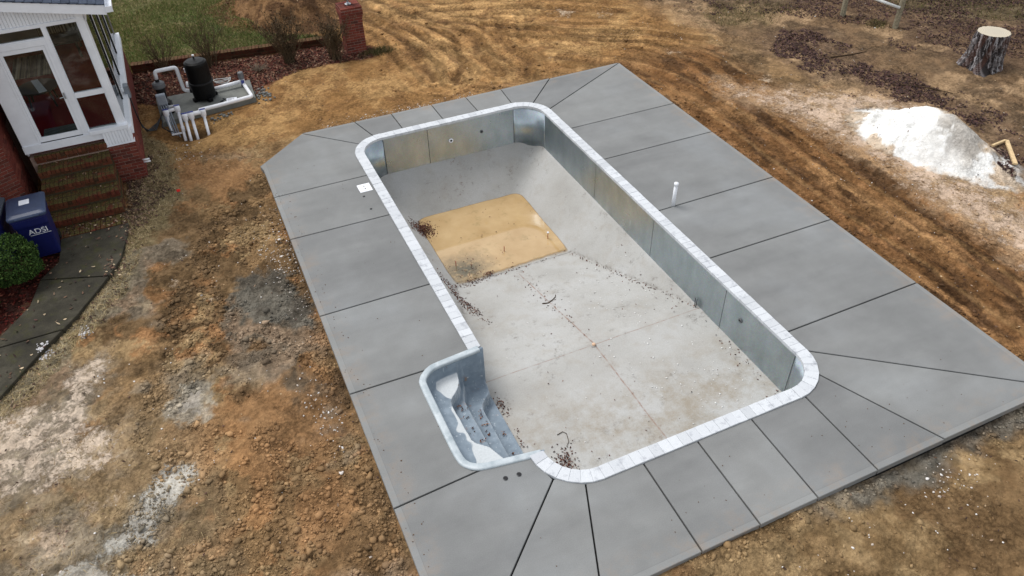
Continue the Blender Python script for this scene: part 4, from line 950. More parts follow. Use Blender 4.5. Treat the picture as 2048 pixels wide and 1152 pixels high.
# roof: deck, rake board, gutter, shingles
RX0, RX1 = -6.6, -1.25
def roof_quad(name, x0, x1, y0, y1, dz0, dz1, mat, parent):
    bm = bmesh.new(); v = [bm.verts.new((x, y, RK(x)+dz)) for dz in (dz0, dz1) for x, y in ((x0, y0), (x1, y0), (x1, y1), (x0, y1))]
    for f in ((3, 2, 1, 0), (4, 5, 6, 7), (0, 1, 5, 4), (1, 2, 6, 5), (2, 3, 7, 6), (3, 0, 4, 7)): bm.faces.new([v[i] for i in f])
    return mesh_obj(name, bm, mat, parent)
roof = roof_quad('roof', RX0, RX1, 16.74, 23.2, .06, .12, 'dark_wood', house)
roof_quad('rake_board', RX0, RX1+.0, 16.70, 16.738, -.07, .13, 'white_trim', roof); roof_quad('soffit', RX0, RX1-.1, 16.742, yf+.003, .02, .058, 'white_trim', roof)
def shingle_rows(y0, y1, single):
    bmj = bmesh.new(); nrow = int((RX1-RX0)/.145)
    for r_ in range(nrow):
        xa = RX1+.02-r_*.145; yy = y0-(.09 if r_ % 2 else 0)
        while yy < y1:
            a, b = max(yy, y0), min(yy+random.choice((.16, .2, .24)), y1)
            if b-a > .02:
                th = random.uniform(.008, .014); bm = bmesh.new() if single else bmj
                z0, z1 = RK(xa)+.135, RK(xa-.19)+.128
                v = [bm.verts.new(p) for p in ((xa, a+.003, z0-.012), (xa, b-.003, z0-.012), (xa-.19, b-.003, z1-.012), (xa-.19, a+.003, z1-.012), (xa, a+.003, z0+th), (xa, b-.003, z0+th), (xa-.19, b-.003, z1), (xa-.19, a+.003, z1))]
                for f in ((3, 2, 1, 0), (4, 5, 6, 7), (0, 1, 5, 4), (1, 2, 6, 5), (2, 3, 7, 6), (3, 0, 4, 7)): bm.faces.new([v[i] for i in f])
                bmesh.ops.recalc_face_normals(bm, faces=bm.faces[:]) if single else None
                if single: mesh_obj('shingle', bm, 'shingle', roof)
            yy = b
    if not single:
        bmesh.ops.recalc_face_normals(bmj, faces=bmj.faces[:]); mesh_obj('shingle_field', bmj, 'shingle', roof)['kind'] = 'stuff'
    else: bmj.free()
shingle_rows(16.68, 17.12, True); shingle_rows(17.12, 23.2, False)
bm = bmesh.new(); gp = [(0, 0), (.11, 0), (.13, .05), (.13, .11), (.118, .11), (.118, .055), (.10, .012), (.012, .012), (.012, .11), (0, .11)]
for y_ in (16.68, 23.2): pass
ga = [bm.verts.new((RX1+.002+p[0], 16.68, RK(RX1)-.02+p[1])) for p in gp]; gb = [bm.verts.new((RX1+.002+p[0], 23.2, RK(RX1)-.02+p[1])) for p in gp]
for k in range(len(gp)): bm.faces.new((ga[k], ga[(k+1) % len(gp)], gb[(k+1) % len(gp)], gb[k]))
bmesh.ops.recalc_face_normals(bm, faces=bm.faces[:]); gut = mesh_obj('gutter', bm, 'gutter_white', house)
bm = bmesh.new(); box(bm, RX1+.0, RX1+.134, 16.668, 16.679, RK(RX1)-.022, RK(RX1)+.092, .002); mesh_obj('end_cap', bm, 'gutter_white', gut)
# small pipes out of the plinth
for yy, zz in ((17.10, .28), (17.16, .19)): tube_obj('drain_stub', [(-1.66, yy, zz), (-1.50, yy, zz-.01)], .02, 'white_pvc', house, 10)
# things inside the porch
rug = box_obj('striped_rug', -4.15, -3.25, 20.9, 22.3, FL, FL+.02, 'stripes', None, .004); tag(rug, 'striped dark rug on the porch floor behind the door glass', 'rug')
dm = box_obj('door_mat', -3.36, -2.70, 17.44, 17.78, FL, FL+.018, 'mat', None, .004); tag(dm, 'grey checked door mat just inside the porch door', 'door mat')
tb = thing('porch_table', 'low dark table inside the porch behind the door glass', 'table', (-3.36, 19.15, FL))
bm = bmesh.new(); lathe(bm, [(.42, .40), (.43, .42), (.42, .44)], 0, 0, 28); mesh_obj('table_top', bm, 'dark_wood', tb)
for k in range(4):
    a = R(45+90*k); tube_obj('leg', [(.30*math.cos(a), .30*math.sin(a), .40), (.36*math.cos(a), .36*math.sin(a), 0)], .022, 'dark_wood', tb, 8)
bm = bmesh.new(); prism(bm, [(-3.31, 18.74), (-3.15, 18.77), (-3.36, 19.52), (-3.50, 19.50)], FL+.442, FL+.455, 0); tag(mesh_obj('paper_sheet', bm, 'white_print'), 'long white sheet lying on the table behind the door glass', 'paper')
bench = thing('porch_bench', 'dark slatted bench behind the corner window of the porch', 'bench', (-2.95, 22.2, FL))
box_obj('seat', -.45, .45, -.55, .25, .38, .44, 'wood_board', bench); box_obj('backrest', -.45, .45, .2, .26, .45, .95, 'stripes', bench)
for sx in (-.40, .40):
    for sy in (-.5, .2): box_obj('leg', sx-.03, sx+.03, sy-.03, sy+.03, 0, .379, 'wood_board', bench)

# ---- brick steps up to the porch door
bs = thing('brick_steps', 'mossy red brick steps leading up to the white porch door', 'steps', (0, 0, 0))
SX0, SX1 = -3.62, -2.19
zs = [.15, .35, .55, .75, .95]; ys = [15.54, 15.905, 16.26, 16.615, 16.95]
for k in range(5):
    z = zs[k]; y0 = ys[k]; y1 = ys[k+1] if k < 4 else 17.0; zlo = -.2
    box_obj('step_core', SX0+.008, SX1-.008, y0+.012, min(y1+.02, 16.985), zlo, z-.012, 'mortar_dark', bs, 0)
    n = 17; wd = (SX1-SX0)/n
    me = get_brick('brick_mossy', .2, .0745, .092)
    for j in range(n):
        x = SX0+wd*(j+.5)
        mw = Matrix.Translation((x, y0+.075+random.uniform(-.006, .006), z-.046+random.uniform(-.003, .003))) @ Matrix.Rotation(R(90)+random.gauss(0, .01), 4, 'Z')
        put(bs, me, mw if k < 4 else Matrix.Translation((x, y0+.0, z-.046+random.uniform(-.003, .003))) @ Matrix.Rotation(R(90), 4, 'Z') @ Matrix.Diagonal((.45, 1, 1, 1)))
        if k < 4:
            put(bs, me, Matrix.Translation((x, y0+.287, z-.048+random.uniform(-.003, .003))) @ Matrix.Rotation(R(90), 4, 'Z') @ Matrix.Diagonal((.80, 1, 1, 1)))
    me2 = get_brick('brick_mossy', .2, .09, .0625); nb = 7; w2 = (SX1-SX0)/nb
    for j in range(nb): put(bs, me2, Matrix.Translation((SX0+w2*(j+.5), y0+.055 if k < 4 else y0+.03, z-.092-.042)) @ Matrix.Diagonal((w2/.2-.05, 1, 1, 1)))
# side face of the stair at the right, seen as courses
for k in range(5):
    y0 = ys[k]+.0; L = 16.96-y0-.2
    if L > .2: brick_face(bs, (SX1-.004, y0+.2), (0, 1), (1, 0), L, zs[k]-.2+.005 if k else -.1, zs[k]-.095, 'brick_mossy')
# flush brick border at the foot, concrete walk beyond
for r_ in range(2):
    me = get_brick('brick_mossy', .2, .09, .0625)
    for j in range(13):
        x = -3.44+.1*j; put(bs, me, Matrix.Translation((x, 15.43-.205*r_+.0, -.045+random.uniform(-.004, .004))) @ Matrix.Rotation(R(90), 4, 'Z'))
walk = thing('walkway', 'dark mossy concrete walkway curving away from the brick steps', None, (0, 0, 0)); walk['kind'] = 'structure'
def wslab(poly): bm = bmesh.new(); ar = sum(p[0]*q[1]-q[0]*p[1] for p, q in zip(poly, poly[1:]+poly[:1])); prism(bm, poly if ar > 0 else poly[::-1], -.16, -.025, .008); mesh_obj('slab', bm, 'walk', walk)
wslab([(-3.45, 15.12), (-3.48, 14.3), (-3.8, 13.86), (-2.60, 13.42), (-2.37, 13.88), (-2.21, 14.63), (-2.16, 15.12)])
wslab([(-3.805, 13.835), (-3.96, 13.1), (-4.4, 12.44), (-4.72, 12.13), (-3.40, 12.16), (-3.19, 12.43), (-2.75, 13.14), (-2.615, 13.39)])
wslab([(-4.745, 12.105), (-5.6, 11.3), (-7.0, 10.2), (-6.4, 9.0), (-5.2, 9.9), (-4.32, 10.86), (-3.67, 11.81), (-3.42, 12.13)])

# ------------------------------------------------------------------ wheelie bins
def wheelie(label, loc, rz, lidmat, text):
    t = thing('wheelie_bin', label, 'bin', loc, rz, 'wheelie bins by the steps')
    bm = bmesh.new(); prof = [(.235, .27, .03), (.25, .29, .10), (.285, .345, .74), (.30, .365, .80), (.305, .375, .93), (.32, .39, .94), (.32, .39, .985)]
    rings = []
    for hw, hd, z in prof:
        r = .05; pts = []
        for cx, cy, a0 in ((hw-r, hd-r, 0), (-hw+r, hd-r, 90), (-hw+r, -hd+r, 180), (hw-r, -hd+r, 270)):
            for i in range(4): a = R(a0+30*i); pts.append((cx+r*math.cos(a), cy+r*math.sin(a)))
        rings.append([bm.verts.new((*p, z)) for p in pts])
    for a, b in zip(rings, rings[1:]):
        for k in range(16): bm.faces.new((a[k], a[(k+1) % 16], b[(k+1) % 16], b[k]))
    bm.faces.new(rings[0][::-1]); bm.faces.new(rings[-1]); bod = mesh_obj('body', bm, 'bin_blue', t, False)
    bm = bmesh.new(); rings = []
    for hw, hd, z in ((.335, .41, .988), (.34, .415, 1.0), (.34, .415, 1.035), (.325, .40, 1.05), (.27, .33, 1.075), (.12, .15, 1.085)):
        r = .06; pts = []
        for cx, cy, a0 in ((hw-r, hd-r, 0), (-hw+r, hd-r, 90), (-hw+r, -hd+r, 180), (hw-r, -hd+r, 270)):
            for i in range(4): a = R(a0+30*i); pts.append((cx+r*math.cos(a), cy+r*math.sin(a)))
        rings.append([bm.verts.new((*p, z)) for p in pts])
    for a, b in zip(rings, rings[1:]):
        for k in range(16): bm.faces.new((a[k], a[(k+1) % 16], b[(k+1) % 16], b[k]))
    bm.faces.new(rings[0][::-1]); bm.faces.new(rings[-1]); lid = mesh_obj('lid', bm, lidmat, t)
    bm = bmesh.new(); box(bm, -.10, .08, -.02, .16, 1.0865, 1.0885); mesh_obj('sticker', bm, 'white_print', lid) if text else bm.free()
    bm = bmesh.new(); box(bm, -.21, .21, -.43, -.405, 1.005, 1.03, .006); mesh_obj('lid_grip', bm, lidmat, lid)
    bm = bmesh.new(); tube(bm, [(-.25, .37, .93), (-.25, .46, .95), (.25, .46, .95), (.25, .37, .93)], .018, 8); mesh_obj('handle', bm, 'bin_blue', t)
    for sx in (-.27, .22):
        bm = bmesh.new(); lathe(bm, [(.10, 0), (.11, .01), (.11, .045), (.10, .05)], 0, 0, 18); o = mesh_obj('wheel', bm, 'dark_rubber', t)
        o.matrix_basis = Matrix.Translation((sx, .30, .11)) @ Matrix.Rotation(R(90), 4, 'Y')
    if text:
        cu = bpy.data.curves.new('lettering', 'FONT'); cu.body = text; cu.size = .16; cu.extrude = .001; cu.align_x = 'CENTER'; cu.offset = .001
        tmp = bpy.data.objects.new('tmp', cu); C.objects.link(tmp); bpy.context.view_layer.update()
        me = bpy.data.meshes.new_from_object(tmp.evaluated_get(bpy.context.evaluated_depsgraph_get())); bpy.data.objects.remove(tmp)
        me.materials.clear(); me.materials.append(M['white_print']); o = bpy.data.objects.new('lettering', me); link(o, bod)
        o.matrix_basis = Matrix.Translation((.06, -.3365, .60)) @ Matrix.Rotation(R(90+5), 4, 'X')
        bm = bmesh.new(); box(bm, -.10, .26, -.3365, -.328, .570, .577); mesh_obj('underline', bm, 'white_print', bod)
    return t
wheelie('dark blue wheelie bin lettered ADSI with a white sticker on its lid', (-3.68, 14.86, -.03), R(3), 'bin_lid', 'ADSI')
wheelie('wheelie bin with a dark grey lid half hidden behind the round shrub', (-4.43, 15.02, -.03), R(-4), 'bin_lid_grey', '')

# ------------------------------------------------------------------ pool equipment
pad = thing('equipment_pad', 'small concrete pad carrying the black filter tank and white plumbing', 'concrete pad', (0, 0, 0)); PZ = .03
bm = bmesh.new(); prism(bm, PAD, -.12, PZ, .01); mesh_obj('slab', bm, 'pad', pad)
ft = thing('filter_tank', 'tall black cylindrical pool filter tank on the concrete pad', 'filter tank', (.06, 20.2, PZ))
lathe_obj('lower_shell', [(.20, .02), (.27, .06), (.285, .2), (.29, .47)], 0, 0, 'black_plastic', ft, 32); lathe_obj('clamp_band', [(.29, .465), (.312, .475), (.312, .505), (.29, .515)], 0, 0, 'dark_rubber', ft, 32)
us = lathe_obj('upper_shell', [(.29, .512), (.288, .95), (.275, 1.01), (.22, 1.045), (.08, 1.06)], 0, 0, 'black_plastic', ft, 32)
lathe_obj('air_valve', [(.02, 1.055), (.022, 1.10), (.014, 1.13)], .0, .08, 'dark_rubber', us, 12); lathe_obj('pressure_gauge', [(.012, 1.125), (.03, 1.13), (.03, 1.16), (.01, 1.165)], .0, .08, 'white_pvc', us, 14)
for k in range(4):
    a = R(20+90*k); bm = bmesh.new(); box(bm, .19, .33, -.06, .06, 0, .10, .015); o = mesh_obj('foot', bm, 'black_plastic', ft); o.rotation_euler.z = a
box_obj('spec_label', -.31, -.288, -.02, .05, .78, .88, 'white_print', ft, 0)
pm = thing('pool_pump', 'grey and black pool pump with a round strainer pot at the end of the pad', 'pump', (-.92, 20.05, PZ))
lathe_obj('strainer_pot', [(.10, .02), (.11, .35), (.12, .47)], -.03, .27, 'dark_rubber', pm, 24); lathe_obj('strainer_collar', [(.12, .471), (.155, .48), (.16, .51), (.15, .59), (.11, .62), (.05, .63)], -.03, .27, 'grey_plastic', pm, 28)
bm = bmesh.new(); lathe(bm, [(.11, -.30), (.12, -.28), (.12, .02), (.10, .05)], 0, 0, 24); o = mesh_obj('motor', bm, 'black_plastic', pm); o.matrix_basis = Matrix.Translation((0.02, -.05, .18)) @ Matrix.Rotation(R(-90), 4, 'X')
box_obj('base_plate', -.13, .15, -.35, .40, 0, .03, 'black_plastic', pm); box_obj('mount_foot', -.08, .12, -.25, -.10, .03, .10, 'black_plastic', pm)
tube_obj('pot_outlet', [(-.03, .27, .62), (-.03, .27, .70)], .05, 'dark_rubber', pm, 14)
ar = thing('discharge_pipe', 'white plastic pipe arching from the pump over to the filter tank', 'pipe', (0, 0, 0))
tube_obj('pipe', bend([(-.95, 20.32, .70), (-.94, 20.32, .93), (-.42, 20.34, .93), (-.40, 20.32, .30), (-.19, 20.30, .26)], .07, 4), .048, 'white_pvc', ar, 14)
tube_obj('union', [(-.30, 20.42, .40), (-.17, 20.38, .39)], .075, 'white_pvc', ar, 16); tube_obj('union', [(-.235, 20.40, .395), (-.2, 20.39, .393)], .083, 'grey_plastic', ar, 16)
tube_obj('port', [(-.26, 20.30, .27), (-.16, 20.28, .27)], .06, 'dark_rubber', ar, 14)
rl = thing('return_line', 'white plastic return pipe running round the edge of the concrete pad', 'pipe', (0, 0, 0))
tube_obj('pipe', bend([(-.16, 18.98, .27), (-.155, 19.06, .27), (-.15, 19.34, .14), (.30, 19.40, .13), (1.17, 19.55, .12), (1.10, 20.38, .12)], .07, 4), .048, 'white_pvc', rl, 14)
tube_obj('pipe', [(.33, 20.42, .14), (1.04, 20.50, .16)], .047, 'white_pvc', rl, 14)
lathe_obj('check_valve', [(.05, .03), (.06, .10), (.06, .26), (.075, .28), (.075, .42), (.06, .44), (.03, .45)], 1.08, 20.45, 'grey_plastic', rl, 20)
lathe_obj('valve_body', [(.064, .11), (.064, .25)], 1.08, 20.45, 'white_pvc', rl, 20); box_obj('valve_label', 1.04, 1.12, 20.375, 20.384, .12, .24, 'blue_fitting', rl, 0)
mf = thing('valve_manifold', 'row of white pipes with blue fittings dropping into the ground below the pad', 'manifold', (0, 0, 0))
feet = [(-.93, 18.72), (-.70, 18.42), (-.58, 18.38), (-.41, 18.40), (-.14, 18.44)]; tops = [(-.95, 19.30, .30), (-.67, 19.33, .34), (-.55, 18.94, .27), (-.40, 18.95, .27), (-.11, 18.97, .27)]
for i, (f_, t_) in enumerate(zip(feet, tops)):
    zb = -.42
    tube_obj('drop_pipe', [(f_[0], f_[1]+.02, zb), (t_[0], t_[1], t_[2]-.10)], .036, 'white_pvc', mf, 12)
    tube_obj('valve', [(t_[0], t_[1], t_[2]-.17), (t_[0], t_[1], t_[2]-.10), (t_[0], t_[1], t_[2]+.0), (t_[0], t_[1], t_[2]+.035)], [.046, .068, .074, .06], 'white_pvc', mf, 14)
    bm = bmesh.new(); box(bm, t_[0]-.07, t_[0]+.07, t_[1]-.018, t_[1]+.018, t_[2]+.036, t_[2]+.06, .006); mesh_obj('valve_handle', bm, 'blue_fitting', mf)
    if i == 1: tube_obj('coupling', [(f_[0]+.02, (f_[1]+t_[1])/2-.03, -.10), (f_[0]+.022, (f_[1]+t_[1])/2+.05, .0)], .045, 'white_pvc', mf, 12)
tube_obj('header_pipe', [(-.60, 18.945, .25), (-.10, 18.975, .25)], .052, 'white_pvc', mf, 14); tube_obj('suction_pipe', bend([(-.96, 19.31, .28), (-.67, 19.34, .30), (-.72, 19.62, .24), (-.90, 19.70, .22)], .06), .042, 'white_pvc', mf, 14)
el = thing('timer_box', 'pale grey electrical timer box on a bundle of grey conduits by the pump', 'timer box', (0, 0, 0))
box_obj('enclosure', -1.06, -.84, 19.30, 19.42, .47, .73, 'conduit_grey', el, .012); box_obj('cover', -1.05, -.85, 19.285, 19.299, .48, .72, 'conduit_grey', el, .006)
for k in range(4): tube_obj('conduit', [(-1.02+.05*k, 19.36, .47), (-1.01+.055*k, 19.33, .25), (-.93+.05*k, 18.70, -.40)], .018, 'conduit_grey', el, 10)
box_obj('strap', -.97, -.72, 18.86, 18.885, -.16, -.12, 'white_pvc', el, .004)
db = thing('disconnect_box', 'small grey electrical box fixed to the brick side wall of the house', 'electrical box', (-1.63, 18.9, 0))
box_obj('enclosure', -.01, .09, -.10, .10, 1.02, 1.32, 'conduit_grey', db, .008); box_obj('cover', .0905, .10, -.09, .09, 1.03, 1.31, 'grey_plastic', db, .004); tube_obj('whip', [(.05, 0, 1.02), (.05, .02, .6), (.07, .05, .25)], .016, 'cable', db, 8)
cb = thing('cable_loops', 'dark cables looping on the ground between the house wall and the pump', 'cables', (0, 0, 0))
for k in range(4):
    tube_obj('cable', smooth_path([(-1.56, 18.95+.02*k), (-1.50, 18.95+.03*k)], 2) and [(-1.56, 18.95, .28-.03*k), (-1.50+.02*k, 19.05, .0), (-1.38+.03*k, 19.25-.06*k, -.02), (-1.22, 19.45-.05*k, -.01), (-1.10, 19.65, .05), (-1.02, 19.80, .14)], .014, 'cable', cb, 8)
tube_obj('cable', [(-1.12, 19.62, .05), (-1.10, 19.35, .02), (-1.14, 19.1, .0), (-1.02, 18.92, -.04), (-.92, 18.86, -.06)], .016, 'cable', cb, 8)
tube_obj('hose', [(.46, 19.95, PZ+.01), (.52, 19.90, PZ+.012), (.45, 19.84, PZ+.012), (.38, 19.80, PZ+.012), (.46, 19.74, PZ+.012), (.42, 19.68, PZ+.012)], .012, 'cable', cb, 8)
sh = thing('paper_note', 'white printed sheet lying on the equipment pad beside the pipe', 'paper', (.66, 19.75, PZ)); sh.rotation_euler.z = R(-8)
box_obj('sheet', -.13, .13, -.13, .15, .004, .009, 'white_print', sh, 0)
for k in range(5): box_obj('print_line', -.10, .06+.008*(k % 3), .10-.045*k, .115-.045*k, .0092, .0102, 'grey_plastic', sh, 0)
wc = thing('wire_coil', 'loose coil of pale wire on the leaves behind the filter tank', 'wire', (.62, 20.98, 0)); bm = bmesh.new()
for k in range(4):
    c0, c1 = random.uniform(-.03, .03), random.uniform(-.03, .03); tube(bm, [(c0+(.17+.02*k)*math.cos(R(a)), c1+.10*math.sin(R(a)), .04+.02*k+.02*math.sin(R(a*2+k*40))) for a in range(0, 361, 20)], .008, 6)
mesh_obj('coil', bm, 'rail_white', wc)
fl = thing('utility_flag', 'tiny red marker flag on the trampled straw by the house', 'flag', gz(-1.115, 15.778, 0)); tube_obj('wire', [(0, 0, -.05), (.01, 0, .16)], .004, 'metal_dark', fl, 6); box_obj('flag_sheet', .012, .085, -.002, .002, .10, .16, 'flag_red', fl, 0)

# ------------------------------------------------------------------ garden wall, pier, lantern
gw = thing('garden_wall', 'low red brick garden wall with a brick cap beside the lawn', 'brick wall', (0, 0, 0))
GA, GB = Vector((-1.62, 22.98)), Vector((4.16, 22.30)); gu = (GB-GA).normalized(); gn = Vector((gu.y, -gu.x)); GL = (GB-GA).length
bm = bmesh.new(); prism(bm, [tuple(GA), tuple(GB), tuple(GB-gn*.2), tuple(GA-gn*.2)], -.3, .10, 0); mesh_obj('core', bm, 'mortar_dark', gw)
brick_face(gw, tuple(GA), tuple(gu), tuple(gn), GL, -.19, .10, 'brick_damp')
me = get_brick('brick_damp', .24, .088, .065)
for j in range(int(GL/.098)):
    p = GA+gu*(.098*(j+.5))-gn*.1
    put(gw, me, Matrix.Translation((p.x, p.y, .135+random.uniform(-.004, .004))) @ Matrix.Rotation(math.atan2(gu.y, gu.x)+R(90)+random.gauss(0, .015), 4, 'Z'), 'cap_brick')
pier = thing('brick_pier', 'square red brick pier with a corbelled cap ending the low wall', 'brick pier', (4.50, 21.66, 0))
box_obj('core', -.268, .268, -.268, .268, -.25, 1.26, 'mortar', pier, 0)
def ring(hw, z0, z1, mat='brick'):
    for (ox, oy), u_, n_ in (((-hw, -hw), (1, 0), (0, -1)), ((hw, -hw), (0, 1), (1, 0)), ((hw, hw), (-1, 0), (0, 1)), ((-hw, hw), (0, -1), (-1, 0))): brick_face(pier, (ox, oy), u_, n_, 2*hw, z0, z1, mat)
ring(.272, -.1, .95); box_obj('corbel', -.285, .285, -.285, .285, .95, 1.26, 'mortar', pier, 0); ring(.29, .955, 1.03); box_obj('corbel', -.30, .30, -.30, .30, 1.031, 1.20, 'mortar', pier, 0); ring(.308, 1.032, 1.19)
me = get_brick('brick', .2, .09, .0625)
for a in range(3):
    for b in range(6): put(pier, me, Matrix.Translation((-.205+.205*a, -.255+.102*b, 1.231)), 'cap_brick')
lan = thing('pier_lantern', 'dark metal lantern mounted on top of the brick pier', 'lantern', (4.50, 21.70, 1.262))
lathe_obj('base', [(.09, 0), (.09, .015), (.05, .03), (.03, .07), (.03, .16), (.06, .17)], 0, 0, 'steel', lan, 20); box_obj('frame', -.085, .085, -.085, .085, .17, .19, 'metal_dark', lan)
for sx in (-.08, .08):
    for sy in (-.08, .08): tube_obj('bar', [(sx, sy, .19), (sx*1.2, sy*1.2, .42)], .007, 'metal_dark', lan, 6)
bm = bmesh.new(); lathe(bm, [(.15, .42), (.13, .44), (.04, .53), (.012, .57)], 0, 0, 4); mesh_obj('roof', bm, 'metal_dark', lan).rotation_euler.z = R(45)
bm = bmesh.new(); lathe(bm, [(.075, .195), (.085, .415)], 0, 0, 20); mesh_obj('glass', bm, 'glass', lan)

# ------------------------------------------------------------------ tree stump
st = thing('tree_stump', 'freshly cut thick pine stump with a pale cut face and flaking dark bark', 'tree stump', (19.42, 12.62, gz(19.42, 12.62)[2]-.05))
seg_, rows_ = 150, 70; SH = .98; A_ = np.linspace(0, 2*math.pi, seg_, endpoint=False); Zr = np.linspace(0, SH, rows_)
AA, ZZ = np.meshgrid(A_, Zr); flare = .13*np.exp(-ZZ/.24)*(1+.55*np.cos(3*AA+.6)+.3*np.cos(5*AA))
rr = .375+.05*np.exp(-ZZ/.7)+flare+.015*np.cos(2*AA+1)
cxn, cyn = np.cos(AA)*2.6, np.sin(AA)*2.6
plate = fbm(cxn*1.6+ZZ*2.0+7, cyn*1.6-ZZ*3.8+3, 2.4, 4, 61, .65); fur = fbm(cxn*5+ZZ*.5, cyn*5+ZZ*.5+11, 1.6, 3, 62)
rr = rr+(.055*(sst(.40, .56, plate)-.5)*.9+.02*(fur-.5))*(.35+.65*sst(SH, SH-.25, ZZ))
V = np.stack([rr*np.cos(AA), rr*np.sin(AA), ZZ], -1); tc = np.ones(V.shape); c_d, c_m, c_l = [np.array(lin(c)) for c in ((44, 40, 40), (100, 95, 95), (172, 170, 172))]
pm_ = sst(.42, .60, plate)[..., None]; tc = c_d*(1-pm_)+c_m*pm_; lm = (sst(.58, .66, fbm(cxn*3+5, cyn*3-ZZ*2, 2.2, 4, 63, .65))*.8)[..., None]; tc = tc*(1-lm)+c_l*lm
rm = (sst(.55, .68, fbm(cxn, cyn+ZZ*1.5, 1.1, 3, 64))*.3)[..., None]; tc = tc*(1-rm)+np.array(lin((104, 66, 50)))*rm
I4 = np.arange(V.shape[0]*seg_).reshape(rows_, seg_); J4 = np.roll(I4, -1, 1)
np_mesh('bark', V.reshape(-1, 3), np.stack([I4[:-1].ravel(), J4[:-1].ravel(), J4[1:].ravel(), I4[1:].ravel()], 1), 'bark_tint', st, False, tc.reshape(-1, 3))
s_ = NT('cut_wood'); ob_ = s_.obj(); vx, vy, vz = s_.xyz(ob_); rad = s_.math('SQRT', s_.math('ADD', s_.math('MULTIPLY', vx, vx), s_.math('MULTIPLY', vy, vy)))
wv = s_.math('SINE', s_.math('MULTIPLY', s_.math('ADD', rad, s_.math('MULTIPLY', s_.noise(3, 3, .5, ob_), .05)), 150)); cw_ = s_.ramp(s_.val(wv, -1, 1), [(0, L4((176, 164, 142))), (1, L4((196, 187, 168)))])
cw_ = s_.mix(s_.val(rad, .15, .32, .5, 0), cw_, L4((176, 168, 152))); M['cut_wood'] = s_.out(cw_, .8)
bm = bmesh.new(); cv = bm.verts.new((0, 0, SH+.004)); rv = [bm.verts.new((V[-1, k, 0]*.985, V[-1, k, 1]*.985, SH-.002)) for k in range(seg_)]
for k in range(seg_): bm.faces.new((cv, rv[k], rv[(k+1) % seg_]))
mesh_obj('cut_face', bm, 'cut_wood', st)

# ------------------------------------------------------------------ fence at the edge of the wood
fn = thing('post_and_rail_fence', 'weathered fence of leaning wooden posts joined by a white rail at the wood edge', 'fence', (0, 0, 0))
fp = [gz(18.72, 17.06, -.2), gz(19.36, 15.60, -.2)]; tp = [(18.68, 17.15, 1.35), (19.40, 15.66, 1.35)]
for a, b in zip(fp, tp):
    bm = bmesh.new(); tube(bm, [a, tuple(.5*(np.array(a)+np.array(b))+np.array([.015, 0, 0])), b], [.085, .08, .075], 9); mesh_obj('post', bm, 'fence_wood', fn)
z1_ = gz(19.36, 15.6, 0)[2]; tube_obj('rail', [(19.32, 15.60, .60+z1_*.5), (18.98, 16.36, .70+z1_*.5), (18.60, 17.14, .80+z1_*.5)], .042, 'rail_white', fn, 10)
# ------------------------------------------------------------------ scattered leaves, grass, clods, stones
def rand_in(poly, n, wob=0.):
    P_ = np.array(poly); lo, hi = P_.min(0), P_.max(0); out = np.zeros((0, 2))
    while len(out) < n:
        q = RNG.uniform(lo, hi, (n*2, 2)); d_ = sdpoly(q[:, 0], q[:, 1], poly)
        if wob: d_ = d_+wob*(fbm(q[:, 0], q[:, 1], 1.3, 3, 71)-.5)*2
        out = np.concatenate([out, q[d_ < 0]])
    return out[:n]
def clear_of(p, polys=(DECK,), m=.03):
    k = np.ones(len(p), bool)
    for po in polys: k &= sdpoly(p[:, 0], p[:, 1], po) > m
    return p[k]
def leaves(name, p, z, cols, label, smin=.03, smax=.07, tilt=.5, parent=None):
    n = len(p); a = RNG.uniform(0, 2*math.pi, n); s = RNG.uniform(smin, smax, n); tx, ty = RNG.normal(0, tilt, n), RNG.normal(0, tilt, n); curl = RNG.uniform(.1, .5, n)
    base = np.array([(-1, 0, .3), (-.3, .38, 0), (.45, .30, .05), (1, 0, .35), (.45, -.30, .05), (-.3, -.38, 0)])
    V = np.zeros((n, 6, 3)); ca, sa = np.cos(a), np.sin(a)
    for i, (bx, by, bz) in enumerate(base):
        lx, ly = bx*s*.5, by*s*.62; V[:, i, 0] = p[:, 0]+lx*ca-ly*sa; V[:, i, 1] = p[:, 1]+lx*sa+ly*ca; V[:, i, 2] = z+.006+bz*s*curl+tx*lx*.6+ty*ly*.8+np.abs(tx)*s*.25
    b = np.arange(n)[:, None]*6; F = np.concatenate([b+np.array([[0, 1, 5]]), b+np.array([[1, 2, 5]]), b+np.array([[2, 4, 5]]), b+np.array([[2, 3, 4]])])
    ci = np.array([lin(c) for c in cols])[RNG.integers(0, len(cols), n)]*RNG.uniform(.7, 1.25, (n, 1))
    o = np_mesh(name, V.reshape(-1, 3), F, 'leaf_litter', parent, False, np.repeat(ci, 6, 0)); o['kind'] = 'stuff'
    if label: o['label'] = label
    return o
DRY = [(100, 78, 64), (80, 60, 52), (66, 50, 46), (120, 96, 78), (58, 44, 42), (88, 64, 58), (140, 118, 98)]
DARK = [(74, 56, 52), (62, 46, 44), (86, 62, 56), (52, 40, 40), (104, 82, 72), (70, 50, 48)]
RED = [(108, 60, 50), (92, 52, 44), (76, 52, 44), (128, 90, 70), (150, 120, 98), (62, 46, 40), (102, 58, 48), (112, 84, 68)]
RMU = [(104, 40, 34), (84, 34, 30), (70, 36, 32), (126, 74, 60), (60, 34, 30)]
p = clear_of(np.concatenate([rand_in(REG['leafA'], 16000, 1.6), rand_in(REG['grassR'], 2500, .5), rand_in(REG['leafB'], 10000, 1.3)])); kk = fbm(p[:, 0], p[:, 1], .9, 5, 72, .65)+RNG.normal(0, .05, len(p)); p = p[kk > .475]; leaves('leaf_litter', p, soil_height(p[:, 0], p[:, 1]), DARK, 'dark dead leaves strewn over the ground by the stump and fence', .045, .09)
